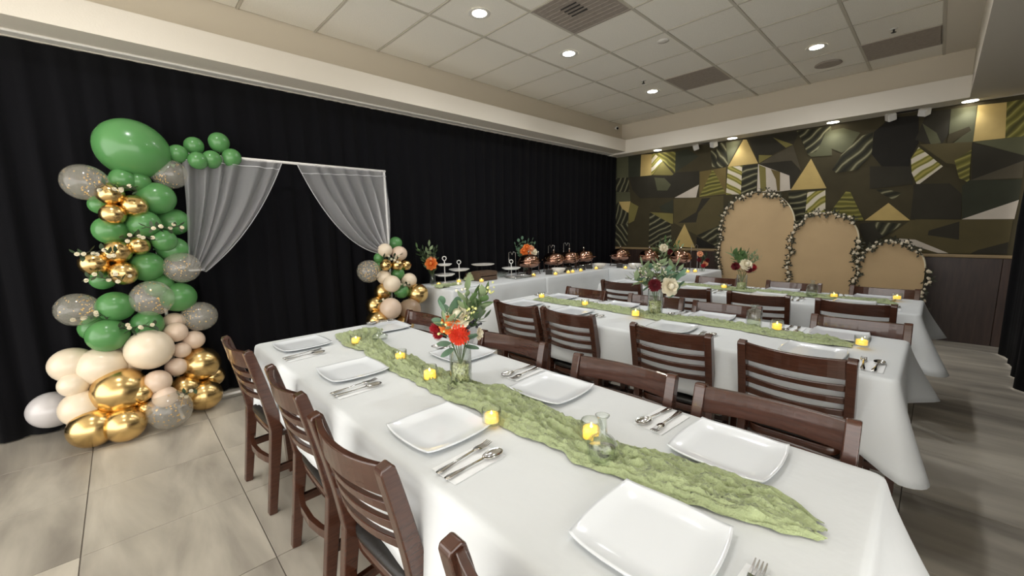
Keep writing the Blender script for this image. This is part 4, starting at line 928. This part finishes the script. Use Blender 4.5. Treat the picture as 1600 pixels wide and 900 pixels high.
for k,(x,y,l) in enumerate([(-3.86,4.02,'copper round chafing dish nearest the cake stands, below orange flowers'),(-3.82,4.50,'copper round chafing dish, second along the curtain'),(-3.82,4.86,'copper round chafing dish, third along the curtain'),(-3.82,5.22,'copper round chafing dish, fourth along the curtain by the corner'),
   (-3.52,5.80,'copper round chafing dish at the curtain end of the rear buffet'),(-3.02,5.80,'copper round chafing dish in the middle of the rear buffet'),(-2.54,5.80,'copper round chafing dish at the right of the rear buffet')]):
    if f1: cdsh.location=(x,y,zb); tag(cdsh,l,'chafing dish','copper chafing dishes'); f1=False
    else: clone(cdsh,(x,y,zb),.3*k,l,'copper chafing dishes')
def scal(r): return lambda a,rr,z: 1+.035*abs(math.sin(a*10))*(rr/r)
def tier(loc,tiers,ztop,label):
    e=empty('tiered_stand',loc); tag(e,label,'cake stand','white tiered dessert stands')
    MB().lathe([(.055,0),(.055,.006),(.02,.012),(.006,.02),(.006,ztop)],20).build('pole','white_metal',e)
    for z,r in tiers:
        MB().lathe([(.01,z),(r*.7,z+.002),(r,z+.022),(r*.985,z+.026),(r*.66,z+.007),(.01,z+.006)],40,wob=scal(r)).build('plate','white_metal',e)
    a=[(-.0,0),(.016,.012),(.024,.028),(.018,.045),(0,.052),(-.018,.045),(-.024,.028),(-.016,.012)]
    MB().tube([(q*rt.x,q*rt.y,ztop+w) for q,w in a],.0055,8,closed=True).build('ring_handle','white_metal',e)
    return e
tier((-3.98,2.72,zb),[(.085,.115),(.205,.085)],.265,'taller white two-tier dessert stand beside the orange flower')
tier((-4.05,2.98,zb),[(.12,.125)],.20,'shorter white dessert stand behind the taller one')
tier((-3.80,3.63,zb),[(.10,.12)],.175,'white scalloped dessert stand near the chafing dishes')
# crate with boards, raised plate
e=empty('wooden_crate',(-3.86,3.22,zb)); tag(e,'brown wooden display crate on the dessert buffet','crate')
for z in (.0,.055,): 
    MB().box((-.10,-.13,z+.005),(-.088,.13,z+.05),bev=.003).build('slat','crate',e); MB().box((.088,-.13,z+.005),(.10,.13,z+.05),bev=.003).build('slat','crate',e)
for s in (-1,1): MB().box((-.088,s*.13-.006,.0),(.088,s*.13+.006,.105),bev=.003).build('end_panel','crate',e)
MB().box((-.088,-.125,.1),(.088,.125,.112),bev=.003).build('top_board','crate',e)
e=empty('cake_plate',(-4.0,3.32,zb)); tag(e,'white oval cake plate raised on a dark stand','cake stand')
MB().lathe([(.02,.165),(.12,.168),(.15,.182),(.147,.186),(.118,.173),(.01,.172)],36).build('plate','ceramic',e)
for k in range(3): a=2.1*k+.5; MB().tube([(.12*math.cos(a),.12*math.sin(a),0),(.1*math.cos(a),.1*math.sin(a),.166)],.006,6).build('leg','black_metal',e)
def drape(u,v):
    x=-.16+.32*u; y=-.11+.22*v; rr=math.hypot(x/.16,y/.11); z=.075*max(0,1-rr**3)+.004+.02*max(0,1-abs(N(x*18,y*18,3))*2.5)*(.3+max(0,1-rr)); return (x*.6,y*1.15,z)
tag(MB().grid(drape,40,36).build('gauze_cloth','runner',loc=(-3.98,3.12,zb)),'bunched green gauze cloth beside the wooden crate','cloth')
def drape2(u,v):
    y=-.16+.32*u; x=-.07+.14*v; z=.004+.03*max(0,1-abs(N(x*14,y*12,9))*2.2); return (x+.03*N(y*8,2),y,z)
tag(MB().grid(drape2,44,24).build('gauze_cloth','runner',loc=(-3.72,2.56,zb)),'green gauze cloth along the curtain end of the buffet','cloth')
tag(MB().lathe([(.03,0),(.06,.008),(.095,.04),(.1,.06),(.095,.06),(.056,.014),(.01,.008)],28).build('glass_bowl','glass',loc=(-3.96,3.60,zb)),'clear glass bowl behind the scalloped stand','bowl')
e=empty('serving_tray',(-3.68,3.66,zb)); tag(e,'shallow glass serving tray at the edge of the dessert buffet','tray'); MB().box((-.10,-.17,0),(.10,.17,.006),bev=.002).build('base','glass',e)
MB().tube([(-.1,-.17,.016),(.1,-.17,.016),(.1,.17,.016),(-.1,.17,.016)],.005,6,closed=True).build('rim','chrome',e)
tag(MB().box((-.13,-.16,0),(.13,.16,.01),bev=.003).build('folded_linen','napkin',loc=(-3.62,2.72,zb)),'stack of folded white linen at the front edge of the dessert buffet','linen')
tag(MB().lathe([(.02,0),(.03,.004),(.033,.05),(.018,.07),(.013,.085),(.016,.09)],18).build('spice_jar','copper_dark',loc=(-4.0,3.05,zb)),'small brown jar between the stands and the crate','jar')
# bowls, card frames, easels
for k,(x,y,l) in enumerate(((-3.58,4.32,'white bowl before the second chafing dish'),(-3.53,5.24,'white bowl at the corner of the two buffets'),(-3.10,5.52,'white bowl on the rear buffet beside a framed card'))):
    tag(MB().lathe([(.035,0),(.04,.006),(.085,.045),(.1,.075),(.096,.076),(.078,.045),(.01,.012)],28).build('serving_bowl','ceramic',loc=(x,y,zb)),l,'bowl','white serving bowls')
for k,(x,y,a,l) in enumerate(((-3.58,4.12,.8,'small framed menu card beside the first chafing dish'),(-3.56,4.48,.8,'small framed menu card beside the white bowl'),(-3.58,4.86,.8,'small framed menu card before the third chafing dish'),(-3.60,5.06,.7,'small framed menu card before the fourth chafing dish'),(-3.32,5.46,.3,'small framed menu card between two white bowls'),(-2.88,5.50,.3,'small framed menu card on the middle of the rear buffet'),(-2.42,5.52,.2,'small framed menu card on the right of the rear buffet'))):
    e=empty('menu_card',(x,y,zb),a); tag(e,l,'menu card','framed menu cards on the buffet')
    MB().box((-.045,-.003,.006),(.045,.003,.072)).build('card','card',e)
    MB().tube([(-.047,0,.004),(.047,0,.004),(.047,0,.074),(-.047,0,.074)],.0035,5,closed=True).build('frame','chrome',e)
for k,(x,y,h,l) in enumerate(((-4.02,3.86,.30,'thin wire easel left of the first chafing dish'),(-4.0,4.30,.30,'thin wire easel behind the first chafing dish'),(-4.0,4.66,.36,'thin wire easel behind the second chafing dish'),(-4.0,5.02,.38,'thin wire easel behind the third chafing dish'),(-2.42,5.98,.34,'thin wire easel at the right of the rear buffet'))):
    tag(MB().tube([(-.05*rt.x,-.05*rt.y,0),(-.045*rt.x,-.045*rt.y,h),(-.02*rt.x,-.02*rt.y,h+.012),(0,0,h-.03),(.02*rt.x,.02*rt.y,h+.012),(.045*rt.x,.045*rt.y,h),(.05*rt.x,.05*rt.y,0)],.0035,6).build('wire_easel','steel',loc=(x,y,zb)),l,'easel','wire easels on the buffet')
for x,y,l in ((-3.83,2.53,'glowing votive at the curtain end of the buffet'),(-3.90,2.86,'glowing votive between the two tall dessert stands'),(-4.08,3.12,'glowing votive behind the bunched gauze'),(-3.72,3.06,'glowing votive before the wooden crate'),(-3.62,3.86,'glowing votive left of the first chafing dish'),(-3.50,4.16,'glowing votive before the white bowl by the first chafing dish'),(-3.49,4.42,'glowing votive, left of the close pair before the chafing dishes'),(-3.49,4.52,'glowing votive, right of the close pair before the chafing dishes'),(-3.50,4.72,'glowing votive before the third chafing dish'),(-3.50,5.10,'glowing votive before the fourth chafing dish'),(-3.20,5.42,'glowing votive on the rear buffet near the corner'),(-2.28,5.44,'glowing votive, left of the pair at the right of the rear buffet'),(-2.22,5.54,'glowing votive, right of the pair at the right of the rear buffet')):
    cand(x,y,zb,0,l,'glowing votive candles')
# buffet flowers
def smallvase(loc,label,m='glass'):
    e=empty('glass_vase',loc); tag(e,label,'vase'); MB().lathe([(.03,0),(.036,.006),(.036,.12),(.033,.12),(.033,.01),(.001,.008)],20,cap1=False).build('glass_body',m,e); return e
smallvase((-4.06,2.60,zb),'vase of greenery at the curtain end of the buffet'); B_=bouquet((-4.06,2.60,zb),'tall airy greenery with one orange bloom, buffet by the balloons',h=.13,r=.02)
for dx,dz in ((-.16,.42),(-.12,.36),(-.09,.40),(-.05,.37),(-.02,.44),(.03,.38),(.06,.41),(-.08,.3),(.02,.3)): sprig(B_,at(B_,dx*.15,.1),at(B_,dx,dz,random.uniform(-.03,.03)),['dark','leaf','pale'][int(abs(dx)*100)%3],11,1.2)
flower(B_,'orange_f',at(B_,.0,.24,.05),fw+Vector((0,0,.2)),.06); flower(B_,'peach_f',at(B_,.0,.28,.03),fw+Vector((0,0,.8)),.045)
smallvase((-4.02,4.12,zb),'vase behind the first chafing dish'); B_=bouquet((-4.02,4.12,zb),'bouquet of orange flowers and eucalyptus above the first chafing dish',h=.2)
for dx,dz in ((-.14,.40),(-.09,.44),(-.04,.47),(.04,.44),(.10,.46),(.13,.40),(-.12,.33),(.0,.42)): sprig(B_,at(B_,dx*.15,.12),at(B_,dx,dz),'eucs',10,1.3)
for dx,dz,k in ((.02,.36,'orange_f'),(.08,.34,'peach_f'),(.12,.30,'white_f'),(-.02,.31,'orange_f'),(.06,.28,'orange_f')): flower(B_,k,at(B_,dx,dz,.04),fw+rt*dx*4+Vector((0,0,.4)),.045)
smallvase((-2.80,5.92,zb),'vase at the back of the rear buffet'); B_=bouquet((-2.80,5.92,zb),'loose dark bouquet with one white rose on the rear buffet',h=.2)
for k in range(10): a=-1.3+2.6*k/9; sprig(B_,at(B_,.02*math.sin(a),.12),at(B_,.24*math.sin(a),.16+.26*math.cos(a)),['dark','leaf','pale'][k%3],10,1.3)
flower(B_,'white_f',at(B_,-.07,.30,.05),fw+Vector((0,0,.3)),.055); flower(B_,'wine_f',at(B_,.02,.24,.05),fw,.05)
smallvase((-2.20,5.72,zb),'small vase with pink flowers at the right end of the rear buffet'); B_=bouquet((-2.20,5.72,zb),'small pink and red posy at the right end of the rear buffet',h=.1,r=.02)
for dx,dz,k in ((-.06,.16,'wine_f'),(.03,.11,'peach_f'),(.0,.08,'crimson_f'),(.05,.15,'wine_f'),(-.05,.24,'peach_f')): flower(B_,k,at(B_,dx,dz,.03),fw+rt*dx*5+Vector((0,0,.4)),.034)
for dx,dz in ((-.05,.25),(.05,.22),(.0,.2)): sprig(B_,at(B_,0,.08),at(B_,dx,dz),'dark',7)
# ============================================================ BACKDROP FRAME and SHEER DRAPES
XF=-4.05; Ya,Yb_,Zt=.20,2.065,2.0
e=empty('backdrop_frame',(XF,(Ya+Yb_)/2,0)); tag(e,'slim white rectangular backdrop frame before the black curtain','backdrop frame'); hw=(Yb_-Ya)/2
MB().tube([(0,-hw-.02,Zt),(0,hw+.012,Zt)],.012,10).build('top_bar','white_metal',e)
for s in (-1,1):
    MB().tube([(0,s*hw,.02),(0,s*hw,Zt-.012)],.011,10).build('post','white_metal',e)
    MB().tube([(-.18,s*hw,.013),(.22,s*hw,.013)],.012,8).build('foot','white_metal',e)
MB().tube([(0,-hw,.04),(0,hw,.04)],.011,8).build('bottom_bar','white_metal',e)
def sheermat():
    M=bpy.data.materials.new('sheer'); M.use_nodes=True; nt=M.node_tree; nt.nodes.clear(); out=nt.nodes.new('ShaderNodeOutputMaterial')
    t=nt.nodes.new('ShaderNodeBsdfTransparent'); d=nt.nodes.new('ShaderNodeBsdfDiffuse'); d.inputs[0].default_value=srgb((236,236,238))+(1,); tl=nt.nodes.new('ShaderNodeBsdfTranslucent'); tl.inputs[0].default_value=srgb((236,236,238))+(1,)
    a=nt.nodes.new('ShaderNodeMixShader'); a.inputs[0].default_value=.4; b=nt.nodes.new('ShaderNodeMixShader'); b.inputs[0].default_value=.33
    nt.links.new(d.outputs[0],a.inputs[1]); nt.links.new(tl.outputs[0],a.inputs[2]); nt.links.new(t.outputs[0],b.inputs[1]); nt.links.new(a.outputs[0],b.inputs[2]); nt.links.new(b.outputs[0],out.inputs[0]); MT['sheer']=M
sheermat(); mat('sheer_hem',(196,196,200),.8)
def drapery(y_post,y_in,gath,ctrl_in,ctrl_post,label,seed):
    e=empty('sheer_drape',(XF+.02,y_post,Zt)); tag(e,label,'drape','white sheer drapes')
    def pt(u,v):
        y0=y_post+(y_in-y_post)*u; z0=Zt-.004
        cy=ctrl_post[0]+(ctrl_in[0]-ctrl_post[0])*u; cz=ctrl_post[1]+(ctrl_in[1]-ctrl_post[1])*u**1.3
        gy=gath[0]+(gath[2])*u*math.copysign(1,y_in-y_post); gz=gath[1]-.05*u
        a,b,c=(1-v)**2,2*v*(1-v),v*v
        w=(.012+.05*min(1,v*3))*math.sin(2*PI*(6*u+.8*N(u*3,seed)+.35*v*N(u*2,seed+4)))*(1-.35*v)
        sw=.03*math.sin(2*PI*5.3*u+seed)*v*(1-v)
        return (w+.02,a*y0+b*cy+c*gy-y_post+sw,a*z0+b*cz+c*gz-Zt)
    MB().grid(pt,150,44).build('sheer_panel','sheer',e)
    MB().tube([Vector(pt(k/60,.055))+Vector((.004,0,0)) for k in range(61)],.0035,5).build('hem_seam','sheer_hem',e)
    MB().tube([Vector(pt(1,k/40)) for k in range(41)],.003,5).build('edge_fold','sheer_hem',e)
    MB().tube([Vector((.02+.035*math.cos(2*PI*k/16),gath[0]+gath[2]*.5*math.copysign(1,y_in-y_post)-y_post+.045*math.sin(2*PI*k/16),gath[1]-.03-Zt)) for k in range(16)],.008,6,closed=True).build('tie','sheer_hem',e)
drapery(.41,1.10,(.36,1.14,.11),(.86,1.40),(.40,1.55),'white sheer drape tied back to the tall balloon column',2)
drapery(Yb_-.01,1.215,(2.03,1.20,.06),(1.52,1.22),(2.10,1.5),'white sheer drape tied back to the short balloon cluster',6)
# ============================================================ BALLOONS
def bal_mesh(m,e=1.12):
    mb=MB(); prof=[]; n=15
    for i in range(n+1):
        t=PI*i/n; r=math.sin(t); z=-math.cos(t); 
        if z<0: z*=e; r*=1-.10*(z/e)**2*0
        prof.append((max(r,.03)*.985,z))
    return mb.lathe(prof,28).mesh('balloon',m)
BM={k:bal_mesh(k+'_b') for k in ('green','cream','blush','pearl','gold','clear','clearblush')}
KM={}
for k in BM:
    KM[k]=MB().lathe([(.035,-1.10),(.05,-1.15),(.045,-1.17),(.085,-1.22),(.07,-1.24),(.01,-1.23)],10).mesh('knot',k+'_b')
def confetti_mesh(seed):
    rnd=random.Random(seed); mb=MB()
    for i in range(96):
        a=rnd.random()*6.28; low=rnd.random()<.6; el=rnd.uniform(-1.4,-.3) if low else rnd.uniform(-1.2,1.3); r=.955
        n=Vector((math.cos(el)*math.cos(a),math.cos(el)*math.sin(a),math.sin(el)*(1.05 if el<0 else 1)))
        p,q,_=basis(n); s=rnd.uniform(.03,.056); c=n*r; mb.add([c+p*s,c+q*s,c-p*s,c-q*s],[(0,1,2,3)],0,False)
    return mb.mesh('confetti','confetti')
CM=[confetti_mesh(i) for i in range(3)]
cname=dict(green='glossy green',cream='glossy cream',blush='glossy blush')
for i,(k,x,y,z,r,lab) in enumerate(BALLOONS):
    o=put('balloon',BM[k],None,(x,y,z)); o.scale=(r,r,r); tag(o,lab,'balloon','balloons of the short cluster' if y>1.4 else 'balloons of the tall column')
    ax=Vector((-4.1,(.08 if y<1.4 else 1.98),z-.02)) if not(y<1.4 and y>.36 and z>1.9) else Vector((-4.06,y+.03,2.0-.05))
    d=ax-Vector((x,y,z)); d+=Vector((random.uniform(-.06,.06),random.uniform(-.08,.08),random.uniform(-.05,.05)))
    if i==0: d=Vector((.1,.75,-.35))
    if d.length<.02: d=Vector((-1,0,0))
    orient(o,-d)
    put('knot',KM[k],o)
    if k=='clear': put('confetti',CM[i%3],o)['kind']='stuff'
# little white blossom sprigs tucked among the balloons
def wsprig(p,label):
    e=empty('blossom_sprig',p); tag(e,label,'flowers','white blossom sprigs among the balloons')
    pts=[Vector((.02*N(k,p[1]*9),-.09+.03*k,.05*N(k*.7,p[2]*7))) for k in range(7)]
    MB().tube(pts,.003,5).build('stem','garland_l',e)
    for q in pts:
        for _ in range(2):
            o=put('leaf',LF['dark'],e,q); orient_y(o,Vector((random.uniform(0,1),random.uniform(-1,1),random.uniform(-1,1))))
        if random.random()<.8:
            f=flower(e,'white_f',q+Vector((.02,random.uniform(-.02,.02),random.uniform(-.02,.02))),(1,random.uniform(-.4,.4),.3),.011)
for p,l in SPRIGS: wsprig(p,l)
